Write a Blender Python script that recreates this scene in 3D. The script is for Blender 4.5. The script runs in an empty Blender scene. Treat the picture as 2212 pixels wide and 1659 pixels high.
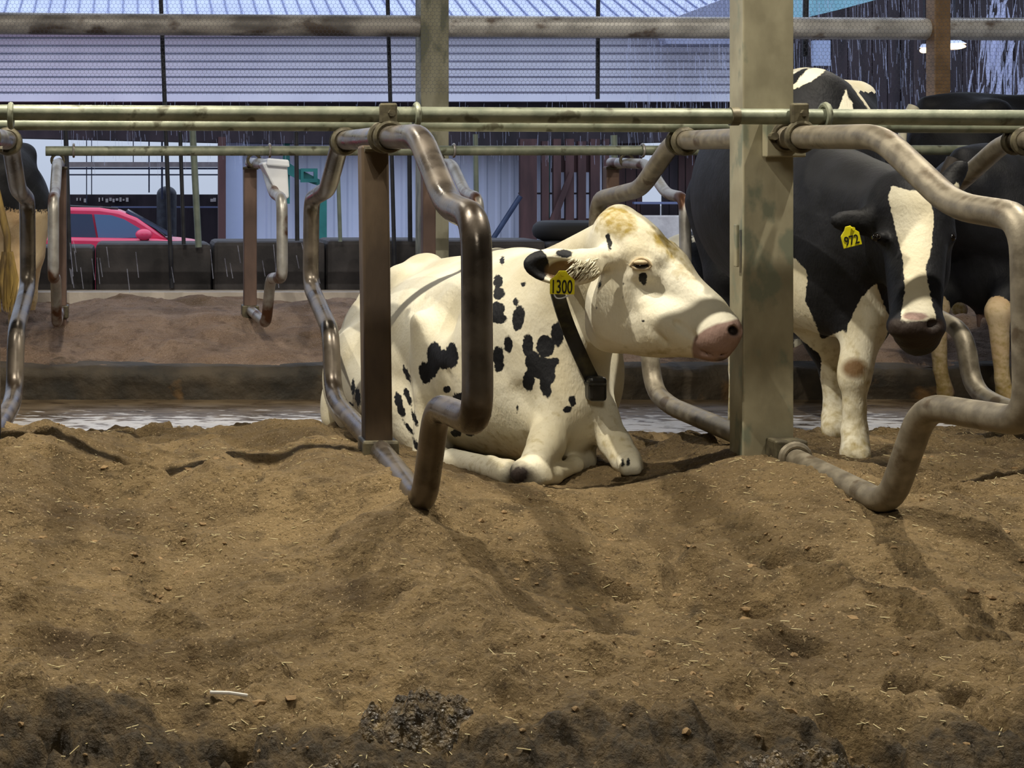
import bpy, math, random
import numpy as np
from mathutils import Vector, Matrix, Euler

C = bpy.context.scene
COL = C.collection
rnd = random.Random(7)

# ------------------------------------------------------------------ camera
# one frontal frame: the optical axis is level and square to the stall rows
F, CX, CY, CZ = 3150.0, 287.0, 400.0, 1.25
cam = bpy.data.cameras.new('camera')
camo = bpy.data.objects.new('camera', cam)
COL.objects.link(camo)
camo.location = (0, 0, CZ)
camo.rotation_euler = (math.pi / 2, 0, 0)
cam.sensor_fit = 'HORIZONTAL'
cam.sensor_width = 36.0
cam.lens = 36.0 * F / 2212.0
cam.shift_x = (1106.0 - CX) / 2212.0
cam.shift_y = -(829.5 - CY) / 2212.0
cam.clip_start = 0.1
cam.clip_end = 400
C.camera = camo

# ------------------------------------------------------------------ world (overcast daylight)
w = bpy.data.worlds.new('overcast')
C.world = w
w.use_nodes = True
wn = w.node_tree
wbg = wn.nodes['Background']
# an overcast sky is brighter towards the zenith than at the horizon
wtc = wn.nodes.new('ShaderNodeTexCoord')
wsp = wn.nodes.new('ShaderNodeSeparateXYZ')
wmr = wn.nodes.new('ShaderNodeMapRange')
wn.links.new(wtc.outputs['Generated'], wsp.inputs[0])
wn.links.new(wsp.outputs['Z'], wmr.inputs['Value'])
wmr.inputs['From Min'].default_value = 0.0; wmr.inputs['From Max'].default_value = 0.8
wmr.inputs['To Min'].default_value = 0.70; wmr.inputs['To Max'].default_value = 2.0
wbg.inputs['Color'].default_value = (0.70, 0.80, 1.0, 1)
wn.links.new(wmr.outputs['Result'], wbg.inputs['Strength'])

# ------------------------------------------------------------------ barn lamps and an added fill lamp
def area(name, loc, size, energy, color, target=None):
    l = bpy.data.lights.new(name, 'AREA')
    l.shape = 'DISK'
    l.size = size
    l.energy = energy
    l.color = color
    o = bpy.data.objects.new(name, l)
    COL.objects.link(o)
    o.location = loc
    if target:
        d = Vector(target) - Vector(loc)
        o.rotation_euler = d.to_track_quat('-Z', 'Y').to_euler()
    return o
WARM = (1.0, 0.92, 0.76)
area('fill_lamp', (-0.25, 3.88, 4.2), 0.07, 165, WARM)
area('fill_lamp', (-1.2, 3.88, 4.2), 0.07, 80, WARM)
area('fill_lamp', (2.9, 3.88, 4.2), 0.07, 150, WARM)
area('fill_lamp', (0.2, -1.2, 3.9), 1.1, 64, WARM, (1.4, 4.6, 0.6))  # added soft fill from behind the camera, brightens the sides facing it
area('fill_lamp', (4.6, 7.4, 4.2), 0.4, 70, WARM)
area('fill_lamp', (-0.2, 7.4, 4.2), 0.4, 40, WARM)

# ------------------------------------------------------------------ exposure
vs = C.view_settings
vs.view_transform = 'Standard'
vs.look = 'None'
vs.gamma = 1.0
vs.exposure = 0.0
vs.use_curve_mapping = False

# ------------------------------------------------------------------ helpers: pixels, colours, noise
def P(x, y, Y):
    return ((x - CX) * Y / F, Y, CZ - (y - CY) * Y / F)

def PX(v):
    return CX + v[:, 0] * F / v[:, 1], CY + (CZ - v[:, 2]) * F / v[:, 1]

def lin(c):
    r = []
    for v in c:
        v = v / 255.0
        r.append(v / 12.92 if v <= 0.04045 else ((v + 0.055) / 1.055) ** 2.4)
    return (r[0], r[1], r[2], 1.0)

def _hash(ix, iy, seed):
    h = (ix.astype(np.int64) * 374761393 + iy.astype(np.int64) * 668265263 + seed * 1274126177) & 0x7fffffff
    h = ((h ^ (h >> 13)) * 1274126177) & 0x7fffffff
    h = (h ^ (h >> 16)) & 0xffff
    return h / 65535.0

def vnoise(x, y, seed=0):
    ix = np.floor(x); iy = np.floor(y)
    fx = x - ix; fy = y - iy
    fx = fx * fx * fx * (fx * (fx * 6 - 15) + 10); fy = fy * fy * fy * (fy * (fy * 6 - 15) + 10)
    a = _hash(ix, iy, seed); b = _hash(ix + 1, iy, seed)
    c = _hash(ix, iy + 1, seed); d = _hash(ix + 1, iy + 1, seed)
    return (a + (b - a) * fx) * (1 - fy) + (c + (d - c) * fx) * fy - 0.5

def fbm(x, y, f, n, seed=0):
    s = 0; a = 1.0
    for i in range(n):
        s = s + a * vnoise(x * f + 17.3 * i, y * f - 9.1 * i, seed + i)
        f *= 2.03; a *= 0.5
    return s

# ------------------------------------------------------------------ helpers: materials
def mat(name, c1, c2=None, scale=6.0, rough=0.7, metal=0.0, bump=0.0, bscale=40.0, spots=None,
        rough2=None, stretch=(1, 1, 1), detail=6.0, bdist=0.01, lo=0.38, hi=0.62, spec=0.5):
    m = bpy.data.materials.new(name)
    m.use_nodes = True
    nt = m.node_tree; N = nt.nodes; L = nt.links
    b = N['Principled BSDF']
    b.inputs['Roughness'].default_value = rough
    b.inputs['Metallic'].default_value = metal
    b.inputs['Specular IOR Level'].default_value = spec
    tc = N.new('ShaderNodeTexCoord')
    mp = N.new('ShaderNodeMapping'); mp.inputs['Scale'].default_value = stretch
    L.new(tc.outputs['Object'], mp.inputs['Vector'])
    if c2 is None:
        b.inputs['Base Color'].default_value = lin(c1)
    else:
        n = N.new('ShaderNodeTexNoise'); n.inputs['Scale'].default_value = scale
        n.inputs['Detail'].default_value = detail
        L.new(mp.outputs['Vector'], n.inputs['Vector'])
        r = N.new('ShaderNodeValToRGB')
        r.color_ramp.elements[0].position = lo; r.color_ramp.elements[1].position = hi
        r.color_ramp.elements[0].color = lin(c1); r.color_ramp.elements[1].color = lin(c2)
        L.new(n.outputs['Fac'], r.inputs['Fac'])
        col = r.outputs['Color']
        if rough2 is not None:
            mr = N.new('ShaderNodeMapRange')
            mr.inputs['From Min'].default_value = lo; mr.inputs['From Max'].default_value = hi
            mr.inputs['To Min'].default_value = rough; mr.inputs['To Max'].default_value = rough2
            L.new(n.outputs['Fac'], mr.inputs['Value'])
            L.new(mr.outputs['Result'], b.inputs['Roughness'])
        if spots:
            n2 = N.new('ShaderNodeTexNoise'); n2.inputs['Scale'].default_value = spots[1]
            n2.inputs['Detail'].default_value = 5
            L.new(mp.outputs['Vector'], n2.inputs['Vector'])
            r2 = N.new('ShaderNodeValToRGB')
            r2.color_ramp.elements[0].position = spots[2]; r2.color_ramp.elements[1].position = spots[2] + 0.08
            L.new(n2.outputs['Fac'], r2.inputs['Fac'])
            mx = N.new('ShaderNodeMix'); mx.data_type = 'RGBA'
            L.new(r2.outputs['Color'], mx.inputs['Factor'])
            L.new(col, mx.inputs['A']); mx.inputs['B'].default_value = lin(spots[0])
            col = mx.outputs['Result']
        L.new(col, b.inputs['Base Color'])
    if bump:
        nb = N.new('ShaderNodeTexNoise'); nb.inputs['Scale'].default_value = bscale
        nb.inputs['Detail'].default_value = 8
        L.new(mp.outputs['Vector'], nb.inputs['Vector'])
        bm_ = N.new('ShaderNodeBump'); bm_.inputs['Strength'].default_value = bump
        bm_.inputs['Distance'].default_value = bdist
        L.new(nb.outputs['Fac'], bm_.inputs['Height'])
        L.new(bm_.outputs['Normal'], b.inputs['Normal'])
    return m

def emit(name, c, s):
    m = bpy.data.materials.new(name); m.use_nodes = True
    b = m.node_tree.nodes['Principled BSDF']
    b.inputs['Base Color'].default_value = c
    b.inputs['Emission Color'].default_value = c
    b.inputs['Emission Strength'].default_value = s
    return m

M = {}
M['rust_pipe'] = mat('rusty wet steel pipe', (70, 63, 56), (108, 99, 89), 9, 0.24, 0.45, 0.25, 60, ((56, 46, 36), 5, 0.56), rough2=0.40, bdist=0.002)
M['galv_pipe'] = mat('weathered galvanised pipe', (112, 104, 90), (138, 130, 114), 26, 0.40, 0.45, 0.25, 120, ((94, 82, 66), 12, 0.60), rough2=0.55, bdist=0.002)
M['galv_far'] = mat('galvanised pipe of the far row', (150, 146, 140), (188, 186, 182), 10, 0.4, 0.6, 0.2, 60, ((92, 62, 44), 5, 0.52), bdist=0.002)
M['rail'] = mat('greenish galvanised rail', (108, 114, 98), (136, 140, 122), 14, 0.5, 0.3, 0.3, 90, ((80, 80, 64), 16, 0.60), bdist=0.002)
M['post'] = mat('rusted square post', (66, 54, 43), (96, 80, 62), 7, 0.6, 0.15, 0.3, 50, ((58, 46, 36), 5, 0.55), stretch=(1, 1, .35), bdist=0.003)
M['post_far'] = mat('rusted far post', (84, 66, 60), (112, 90, 80), 7, 0.6, 0.1, 0.3, 50, stretch=(1, 1, .35), bdist=0.003)
M['column'] = mat('galvanised column', (134, 128, 106), (160, 154, 130), 9, 0.5, 0.15, 0.3, 45, ((122, 126, 108), 11, 0.55), stretch=(1, 1, .6), bdist=0.002)
M['column_far'] = mat('galvanised column at the yard', (128, 126, 108), (152, 150, 132), 9, 0.6, 0.2, 0.3, 45, ((104, 106, 92), 8, 0.55), stretch=(1, 1, .5), bdist=0.002)
M['column_brown'] = mat('brown column', (120, 96, 70), (146, 118, 88), 8, 0.6, 0.1, 0.2, 40, bdist=0.002)
M['clamp'] = mat('rusty clamp', (66, 60, 48), (104, 98, 78), 30, 0.5, 0.35, 0.4, 90, bdist=0.002)
M['header'] = mat('worn header pipe', (112, 108, 106), (176, 172, 168), 7, 0.5, 0.2, 0.3, 50, ((90, 80, 74), 6, 0.57), stretch=(.5, 1, 1), bdist=0.003)
M['header_pale'] = mat('silvery header pipe', (176, 174, 172), (216, 214, 212), 9, 0.45, 0.2, 0.3, 60, ((124, 112, 104), 7, 0.62), stretch=(.6, 1, 1), bdist=0.003)
M['darkbar'] = mat('dark steel bar', (38, 40, 48), (56, 58, 66), 8, 0.6, 0.3)
M['greenbar'] = mat('grey green bar', (112, 124, 118), (134, 146, 136), 8, 0.6, 0.2)
M['wire'] = mat('netting wire', (100, 104, 122), None, rough=0.5, metal=0.5)
M['block'] = mat('dark damp concrete block', (46, 45, 49), (70, 67, 70), 3.5, 0.8, 0, 0.5, 25, ((32, 31, 35), 2.2, 0.58), bdist=0.01)
M['lip'] = mat('pale concrete lip', (190, 182, 176), (214, 206, 198), 5, 0.8, 0, 0.3, 30)
M['curb'] = mat('dirty concrete curb', (40, 36, 30), (74, 64, 50), 4, 0.75, 0, 0.6, 20, ((112, 84, 48), 3.0, 0.62), bdist=0.02)
M['floor_wet'] = mat('wet manure streaked concrete', (70, 62, 52), (118, 104, 84), 5, 0.10, 0, 0.35, 26, ((84, 64, 38), 7, 0.60), rough2=0.42, stretch=(.7, 1.6, 1), bdist=0.006)
M['yellow'] = mat('yellow plastic tag', (232, 222, 20), (240, 232, 46), 30, 0.4, spots=((214, 196, 20), 20, 0.62))
M['ink'] = mat('black marker ink', (16, 15, 10), None, rough=0.6)
M['eye'] = mat('dark eye', (14, 10, 8), None, rough=0.15)
M['lid'] = mat('cream eyelid skin', (194, 178, 146), (172, 152, 118), 60, 0.6)
M['strap'] = mat('black collar strap', (24, 24, 24), (62, 58, 40), 22, 0.5, bump=0.2, bscale=120, bdist=0.002, lo=.5, hi=.7)
M['black_plastic'] = mat('black plastic', (18, 19, 20), (34, 34, 34), 30, 0.35)
M['hair_brown'] = mat('dirty tail hair', (104, 76, 52), (150, 116, 80), 14, 0.75, bump=0.6, bscale=60, stretch=(1, 1, .15))
M['hair_dark'] = mat('dark tail hair', (30, 27, 25), (52, 44, 38), 14, 0.7, bump=0.5, bscale=60, stretch=(1, 1, .15))
M['hair_gold'] = mat('manure stained tail hair', (92, 74, 44), (156, 130, 68), 18, 0.7, bump=0.7, bscale=60, stretch=(1, 1, .15))
M['hair_white'] = mat('white tail hair', (206, 200, 176), (228, 222, 200), 14, 0.75, bump=0.5, bscale=60, stretch=(1, 1, .15))
M['white_plastic'] = mat('white plastic', (206, 212, 226), (228, 232, 240), 4, 0.4)
M['label'] = mat('faded label', (176, 160, 112), (146, 128, 84), 30, 0.7)
M['siding'] = mat('white corrugated siding', (222, 222, 236), (232, 232, 244), 1.2, 0.55, 0, bump=0.05, bscale=20)
M['roof'] = mat('pale metal roofing', (176, 184, 212), (190, 198, 224), 1.0, 0.5, 0.1)
M['roof_grey'] = mat('grey metal roofing', (146, 150, 176), (158, 162, 188), 1.0, 0.6, 0.1)
M['seam'] = mat('roof seam', (120, 130, 168), None, rough=0.6)
M['wallwhite'] = mat('white ribbed wall', (200, 208, 230), (214, 220, 240), 0.8, 0.55)
M['bluegrey'] = mat('pale blue panel', (168, 182, 214), (176, 190, 220), 1, 0.6)
M['darkwood'] = mat('dark wet boards', (34, 28, 34), (56, 46, 52), 3, 0.8, stretch=(1, 1, .2), bump=0.3, bscale=10)
M['brownwood'] = mat('brown stained timber', (62, 40, 40), (86, 58, 56), 4, 0.75, stretch=(1, 1, .2), bump=0.3, bscale=10)
M['green'] = mat('green painted trim', (30, 104, 98), (44, 124, 116), 3, 0.5)
M['teal'] = mat('teal roof edge', (120, 176, 192), (142, 196, 210), 2, 0.5)
M['navy'] = mat('dark blue steel', (36, 50, 78), (48, 64, 94), 4, 0.5)
M['carred'] = mat('red car paint', (216, 56, 90), (224, 62, 98), 2, 0.22, 0.0, spec=0.7)
M['carglass'] = mat('car glass', (70, 80, 100), None, rough=0.06, spec=0.8)
M['carglass_sky'] = mat('car glass with painted sky reflection', (96, 120, 152), None, rough=0.06, spec=0.8)  # paler base colour stands in for sky reflected in the front window
M['tyre'] = mat('black rubber', (22, 22, 24), None, rough=0.8)
M['rim'] = mat('wheel rim', (150, 152, 158), None, rough=0.35, metal=0.8)
M['yard'] = mat('wet yard gravel', (84, 82, 86), (112, 108, 110), 1.5, 0.6, 0, 0.4, 12)
M['ceil'] = mat('barn roof underside', (96, 92, 84), (110, 106, 98), 2, 0.8)
M['barnwall'] = mat('barn wall boards', (86, 80, 68), (100, 92, 78), 2, 0.8)
M['far_lamp'] = emit('lit lamp', (1.0, 0.66, 0.34, 1), 5.0)
M['twig'] = mat('white plastic straw', (214, 210, 206), None, rough=0.5)

def sand_mat(name, a, b, dark, wetc):
    m = bpy.data.materials.new(name); m.use_nodes = True
    nt = m.node_tree; N = nt.nodes; L = nt.links
    bs = N['Principled BSDF']
    tc = N.new('ShaderNodeTexCoord')
    def noise(s, d=8, r=0.55):
        n = N.new('ShaderNodeTexNoise'); n.inputs['Scale'].default_value = s
        n.inputs['Detail'].default_value = d; n.inputs['Roughness'].default_value = r
        L.new(tc.outputs['Object'], n.inputs['Vector']); return n
    def ramp(fac, p0, p1, c0=(0, 0, 0, 1), c1=(1, 1, 1, 1)):
        r = N.new('ShaderNodeValToRGB')
        r.color_ramp.elements[0].position = p0; r.color_ramp.elements[1].position = p1
        r.color_ramp.elements[0].color = c0; r.color_ramp.elements[1].color = c1
        L.new(fac, r.inputs['Fac']); return r.outputs['Color']
    def mix(f, A, B):
        x = N.new('ShaderNodeMix'); x.data_type = 'RGBA'
        L.new(f, x.inputs['Factor'])
        for k, v in (('A', A), ('B', B)):
            if isinstance(v, tuple): x.inputs[k].default_value = v
            else: L.new(v, x.inputs[k])
        return x.outputs['Result']
    c = ramp(noise(3.2).outputs['Fac'], 0.35, 0.65, lin(a), lin(b))
    c = mix(ramp(noise(1.6, 6).outputs['Fac'], 0.54, 0.70), c, lin(dark))
    c = mix(ramp(noise(13, 6).outputs['Fac'], 0.52, 0.72), c, lin(tuple(int(v * .86) for v in a)))
    c = mix(ramp(noise(95, 3).outputs['Fac'], 0.58, 0.70), c, lin(dark))
    c = mix(ramp(noise(150, 2).outputs['Fac'], 0.62, 0.72), c, lin(tuple(min(255, v + 40) for v in b)))
    at = N.new('ShaderNodeAttribute'); at.attribute_name = 'wet'
    wn_ = noise(26, 6)
    ad = N.new('ShaderNodeMath'); ad.operation = 'MULTIPLY_ADD'
    L.new(wn_.outputs['Fac'], ad.inputs[0]); ad.inputs[1].default_value = 0.5
    L.new(at.outputs['Fac'], ad.inputs[2])
    wf = ramp(ad.outputs[0], 0.55, 0.85)
    wcol = ramp(noise(34, 5).outputs['Fac'], 0.4, 0.65, lin(wetc), lin((98, 81, 54)))
    c = mix(wf, c, wcol)
    L.new(c, bs.inputs['Base Color'])
    rr = N.new('ShaderNodeMapRange'); rr.inputs['To Min'].default_value = 0.9; rr.inputs['To Max'].default_value = 0.62
    L.new(wf, rr.inputs['Value']); L.new(rr.outputs['Result'], bs.inputs['Roughness'])
    bs.inputs['Specular IOR Level'].default_value = 0.3
    bn = N.new('ShaderNodeBump'); bn.inputs['Strength'].default_value = 1.0; bn.inputs['Distance'].default_value = 0.030
    def ma(v, k, add):
        x = N.new('ShaderNodeMath'); x.operation = 'MULTIPLY_ADD'; L.new(v, x.inputs[0]); x.inputs[1].default_value = k
        if isinstance(add, (int, float)): x.inputs[2].default_value = add
        else: L.new(add, x.inputs[2])
        return x.outputs[0]
    hh = ma(noise(20, 5, .6).outputs['Fac'], 1.3, ma(noise(60, 8, .65).outputs['Fac'], .8, ma(noise(170, 4, .6).outputs['Fac'], .22, 0.0)))
    L.new(hh, bn.inputs['Height'])
    L.new(bn.outputs['Normal'], bs.inputs['Normal'])
    return m
M['sand'] = sand_mat('sand bedding', (110, 92, 64), (146, 124, 88), (82, 66, 44), (60, 50, 34))
M['sand_far'] = sand_mat('sand bedding of the far row', (146, 122, 104), (174, 150, 132), (120, 96, 70), (60, 52, 44))  # same bedding, its paler pinkish grey imitates daylight from the yard
def alley_mat():
    m = mat('wet alley floor with painted pale reflection', (84, 70, 54), (112, 96, 74), 5, 0.25, 0, 0.35, 30, ((60, 46, 30), 9, 0.60), rough2=0.5, stretch=(.7, 1.4, 1), bdist=0.008)
    nt = m.node_tree; N = nt.nodes; L = nt.links; bs = N['Principled BSDF']
    old = bs.inputs['Base Color'].links[0].from_socket
    tc = N.new('ShaderNodeTexCoord')
    mp = N.new('ShaderNodeMapping'); mp.inputs['Scale'].default_value = (1, 2.2, 1); L.new(tc.outputs['Object'], mp.inputs['Vector'])
    n = N.new('ShaderNodeTexNoise'); n.inputs['Scale'].default_value = 9; n.inputs['Detail'].default_value = 7; L.new(mp.outputs['Vector'], n.inputs['Vector'])
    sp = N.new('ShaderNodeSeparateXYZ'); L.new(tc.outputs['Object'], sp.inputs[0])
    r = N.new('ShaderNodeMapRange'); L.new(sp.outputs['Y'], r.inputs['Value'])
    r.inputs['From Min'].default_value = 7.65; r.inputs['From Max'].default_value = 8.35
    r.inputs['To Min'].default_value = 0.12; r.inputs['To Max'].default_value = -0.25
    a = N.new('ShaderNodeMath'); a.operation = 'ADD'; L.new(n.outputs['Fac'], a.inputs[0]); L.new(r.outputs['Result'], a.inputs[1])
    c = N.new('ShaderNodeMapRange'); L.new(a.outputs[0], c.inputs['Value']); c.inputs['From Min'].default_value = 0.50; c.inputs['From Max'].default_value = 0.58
    x = N.new('ShaderNodeMix'); x.data_type = 'RGBA'; L.new(c.outputs['Result'], x.inputs['Factor']); L.new(old, x.inputs['A']); x.inputs['B'].default_value = lin((206, 204, 206))  # pale band paints the wet floor's bright reflection into the base colour
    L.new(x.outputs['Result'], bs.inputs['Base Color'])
    return m
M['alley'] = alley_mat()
M['clod'] = mat('sand clods', (106, 85, 56), (138, 113, 78), 20, 0.9, bump=0.5, bscale=120)
M['chaff'] = mat('chopped straw', (164, 150, 108), (190, 178, 140), 8, 0.8)
M['manure'] = mat('wet manure', (50, 41, 27), (96, 80, 52), 40, 0.36, bump=0.9, bscale=110, spots=((122, 104, 70), 30, 0.56), bdist=0.02)

def coat_mat(name, black=(17, 18, 22), white=(224, 219, 200), white2=(208, 199, 172)):
    m = bpy.data.materials.new(name); m.use_nodes = True
    nt = m.node_tree; N = nt.nodes; L = nt.links
    bs = N['Principled BSDF']; bs.inputs['Roughness'].default_value = 0.62
    bs.inputs['Specular IOR Level'].default_value = 0.25
    tc = N.new('ShaderNodeTexCoord')
    def noise(s, d=4):
        n = N.new('ShaderNodeTexNoise'); n.inputs['Scale'].default_value = s; n.inputs['Detail'].default_value = d
        L.new(tc.outputs['Object'], n.inputs['Vector']); return n.outputs['Fac']
    def att(nm):
        a = N.new('ShaderNodeAttribute'); a.attribute_name = nm; return a.outputs['Fac']
    def ramp(fac, p0, p1, c0=(0, 0, 0, 1), c1=(1, 1, 1, 1)):
        r = N.new('ShaderNodeValToRGB')
        r.color_ramp.elements[0].position = p0; r.color_ramp.elements[1].position = p1
        r.color_ramp.elements[0].color = c0; r.color_ramp.elements[1].color = c1
        L.new(fac, r.inputs['Fac']); return r.outputs['Color']
    def mix(f, A, B):
        x = N.new('ShaderNodeMix'); x.data_type = 'RGBA'
        L.new(f, x.inputs['Factor'])
        for k, v in (('A', A), ('B', B)):
            if isinstance(v, tuple): x.inputs[k].default_value = v
            else: L.new(v, x.inputs[k])
        return x.outputs['Result']
    def rng(v, a, b):
        r = N.new('ShaderNodeMapRange'); r.inputs['From Min'].default_value = a; r.inputs['From Max'].default_value = b
        L.new(v, r.inputs['Value']); return r.outputs['Result']
    def madd(v, k, add):
        x = N.new('ShaderNodeMath'); x.operation = 'MULTIPLY_ADD'
        L.new(v, x.inputs[0]); x.inputs[1].default_value = k
        if isinstance(add, (int, float)): x.inputs[2].default_value = add
        else: L.new(add, x.inputs[2])
        return x.outputs[0]
    wc = ramp(noise(4.5), 0.4, 0.62, lin(white), lin(white2))
    dm = madd(noise(38, 6), 1.3, madd(att('dirt'), 1.0, -0.95))
    wc = mix(rng(dm, 0.0, 0.55), wc, lin((150, 130, 66)))
    pm = madd(noise(22, 5), 0.5, madd(att('pink'), 1.0, -0.25))
    wc = mix(rng(pm, 0.35, 0.75), wc, lin((146, 121, 112)))
    bk = mix(rng(noise(9), 0.4, 0.75), lin(black), lin((30, 31, 37)))
    pf = madd(noise(70, 4), 9.0, madd(att('patch'), 1.0, -4.5))
    f = rng(pf, -1.0, 1.0)
    c = mix(f, wc, bk)
    c = mix(rng(madd(noise(60, 5), .5, madd(att('dark'), 1.0, -.25)), 0.15, 0.9), c, lin((46, 37, 33)))
    c = mix(rng(att('brown'), 0.2, 0.8), c, lin((112, 86, 56)))
    L.new(c, bs.inputs['Base Color'])
    mp = N.new('ShaderNodeMapping'); mp.inputs['Scale'].default_value = (1, 1, 0.45)
    L.new(tc.outputs['Object'], mp.inputs['Vector'])
    nb = N.new('ShaderNodeTexNoise'); nb.inputs['Scale'].default_value = 140; nb.inputs['Detail'].default_value = 5
    L.new(mp.outputs['Vector'], nb.inputs['Vector'])
    nb2 = N.new('ShaderNodeTexNoise'); nb2.inputs['Scale'].default_value = 16; nb2.inputs['Detail'].default_value = 3
    L.new(tc.outputs['Object'], nb2.inputs['Vector'])
    s = madd(nb2.outputs['Fac'], 2.5, nb.outputs['Fac'])
    bp = N.new('ShaderNodeBump'); bp.inputs['Strength'].default_value = 0.35; bp.inputs['Distance'].default_value = 0.006
    L.new(s, bp.inputs['Height']); L.new(bp.outputs['Normal'], bs.inputs['Normal'])
    return m
M['coat'] = coat_mat('cow coat')
M['coat_tan'] = coat_mat('cow coat with tan legs', white=(206, 186, 152), white2=(186, 158, 122))

# ------------------------------------------------------------------ helpers: objects
def link(o):
    COL.objects.link(o)
    return o

def tag(o, label=None, cat=None, group=None, kind=None):
    if label: o['label'] = label
    if cat: o['category'] = cat
    if group: o['group'] = group
    if kind: o['kind'] = kind
    return o

def thing(name, loc, label, cat, group=None):
    o = link(bpy.data.objects.new(name, None))
    o.location = loc
    o.empty_display_size = 0.2
    return tag(o, label, cat, group)

def wloc(o):
    p = Vector((0, 0, 0))
    while o is not None:
        p += o.location; o = o.parent
    return p

class MB:
    """collects shapes in world coordinates, builds ONE mesh object"""
    def __init__(s): s.v = []; s.f = []
    def add(s, v, f):
        n = len(s.v); s.v += [tuple(p) for p in v]; s.f += [tuple(i + n for i in q) for q in f]; return s
    def box(s, x0, x1, y0, y1, z0, z1):
        return s.add([(x0, y0, z0), (x1, y0, z0), (x1, y1, z0), (x0, y1, z0), (x0, y0, z1), (x1, y0, z1), (x1, y1, z1), (x0, y1, z1)],
                     [(0, 3, 2, 1), (4, 5, 6, 7), (0, 1, 5, 4), (1, 2, 6, 5), (2, 3, 7, 6), (3, 0, 4, 7)])
    def prism(s, poly, a, b):
        """poly in (X,Z) from Y=a to Y=b"""
        n = len(poly)
        ar = sum(poly[i][0] * poly[(i + 1) % n][1] - poly[(i + 1) % n][0] * poly[i][1] for i in range(n))
        if ar < 0: poly = poly[::-1]
        v = [(x, a, z) for x, z in poly] + [(x, b, z) for x, z in poly]
        f = [tuple(range(n)), tuple(range(2 * n - 1, n - 1, -1))]
        f += [(i, n + i, n + (i + 1) % n, (i + 1) % n) for i in range(n)]
        return s.add(v, f)
    def tube(s, pts, r, n=14, cap=True, flat=None):
        pts = [Vector(p) for p in pts]
        rs = r if isinstance(r, (list, tuple)) else [r] * len(pts)
        m = len(pts)
        T = []
        for i in range(m):
            t = (pts[min(i + 1, m - 1)] - pts[max(i - 1, 0)]); T.append(t.normalized())
        up = Vector((0, 0, 1)) if abs(T[0].z) < 0.9 else Vector((1, 0, 0))
        u = T[0].cross(up).normalized()
        v = []; 
        for i in range(m):
            u = (u - T[i] * u.dot(T[i])).normalized(); ww = T[i].cross(u)
            for k in range(n):
                a = 2 * math.pi * k / n
                ru = rs[i]; rw = rs[i] * (flat or 1.0)
                v.append(pts[i] + u * math.cos(a) * ru + ww * math.sin(a) * rw)
        f = [(i * n + k, i * n + (k + 1) % n, (i + 1) * n + (k + 1) % n, (i + 1) * n + k) for i in range(m - 1) for k in range(n)]
        if cap: f += [tuple(range(n - 1, -1, -1)), tuple(range((m - 1) * n, m * n))]
        return s.add(v, f)
    def ring(s, c, axis, R, r, n=20, k=8, a0=0, a1=2 * math.pi):
        c = Vector(c); ax = Vector(axis).normalized()
        u = ax.orthogonal().normalized(); ww = ax.cross(u)
        full = abs(a1 - a0 - 2 * math.pi) < 1e-6
        m = n if full else n + 1
        v = []
        for i in range(m):
            a = a0 + (a1 - a0) * i / n
            d = u * math.cos(a) + ww * math.sin(a)
            for j in range(k):
                b = 2 * math.pi * j / k
                v.append(c + d * (R + r * math.cos(b)) + ax * r * math.sin(b))
        f = []
        for i in range(n if full else n):
            i2 = (i + 1) % m
            for j in range(k):
                f.append((i * k + j, i2 * k + j, i2 * k + (j + 1) % k, i * k + (j + 1) % k))
        return s.add(v, f)
    def ball(s, c, r, n=14, m=10, jit=0, rn=None):
        c = Vector(c); r = r if isinstance(r, (tuple, list)) else (r, r, r)
        v = [c + Vector((0, 0, r[2]))]
        for i in range(1, m):
            t = math.pi * i / m
            for k in range(n):
                a = 2 * math.pi * k / n
                q = 1 + (rn.uniform(-jit, jit) if jit else 0)
                v.append(c + Vector((r[0] * math.sin(t) * math.cos(a) * q, r[1] * math.sin(t) * math.sin(a) * q, r[2] * math.cos(t) * q)))
        v.append(c - Vector((0, 0, r[2])))
        f = [(0, 1 + k, 1 + (k + 1) % n) for k in range(n)]
        for i in range(m - 2):
            for k in range(n):
                f.append((1 + i * n + k, 1 + (i + 1) * n + k, 1 + (i + 1) * n + (k + 1) % n, 1 + i * n + (k + 1) % n))
        e = len(v) - 1; b = 1 + (m - 2) * n
        f += [(e, b + (k + 1) % n, b + k) for k in range(n)]
        return s.add(v, f)
    def build(s, name, m, parent=None, origin=None, smooth=True, bevel=0.0, kind=None):
        me = bpy.data.meshes.new(name)
        o = bpy.data.objects.new(name, me)
        org = wloc(parent) if parent is not None else Vector(origin or (0, 0, 0))
        me.from_pydata([(p[0] - org.x, p[1] - org.y, p[2] - org.z) for p in s.v], [], s.f)
        me.update()
        me.materials.append(M[m] if isinstance(m, str) else m)
        link(o)
        if parent is not None: o.parent = parent
        else: o.location = org
        if smooth:
            me.polygons.foreach_set('use_smooth', [True] * len(me.polygons))
            try: me.set_sharp_from_angle(angle=math.radians(40))
            except Exception: pass
        if bevel:
            b = o.modifiers.new('bevel', 'BEVEL'); b.width = bevel; b.segments = 2; b.limit_method = 'ANGLE'
        if kind: o['kind'] = kind
        return o

def fillet(pts, r, n=6):
    pts = [Vector(p) for p in pts]
    out = [pts[0]]
    for i in range(1, len(pts) - 1):
        a, b, c = pts[i - 1], pts[i], pts[i + 1]
        rr = min(r, (a - b).length * 0.49, (c - b).length * 0.49)
        p0 = b + (a - b).normalized() * rr; p2 = b + (c - b).normalized() * rr
        for k in range(n + 1):
            t = k / n
            out.append(p0 * (1 - t) ** 2 + b * 2 * t * (1 - t) + p2 * t * t)
    out.append(pts[-1])
    return out

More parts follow.
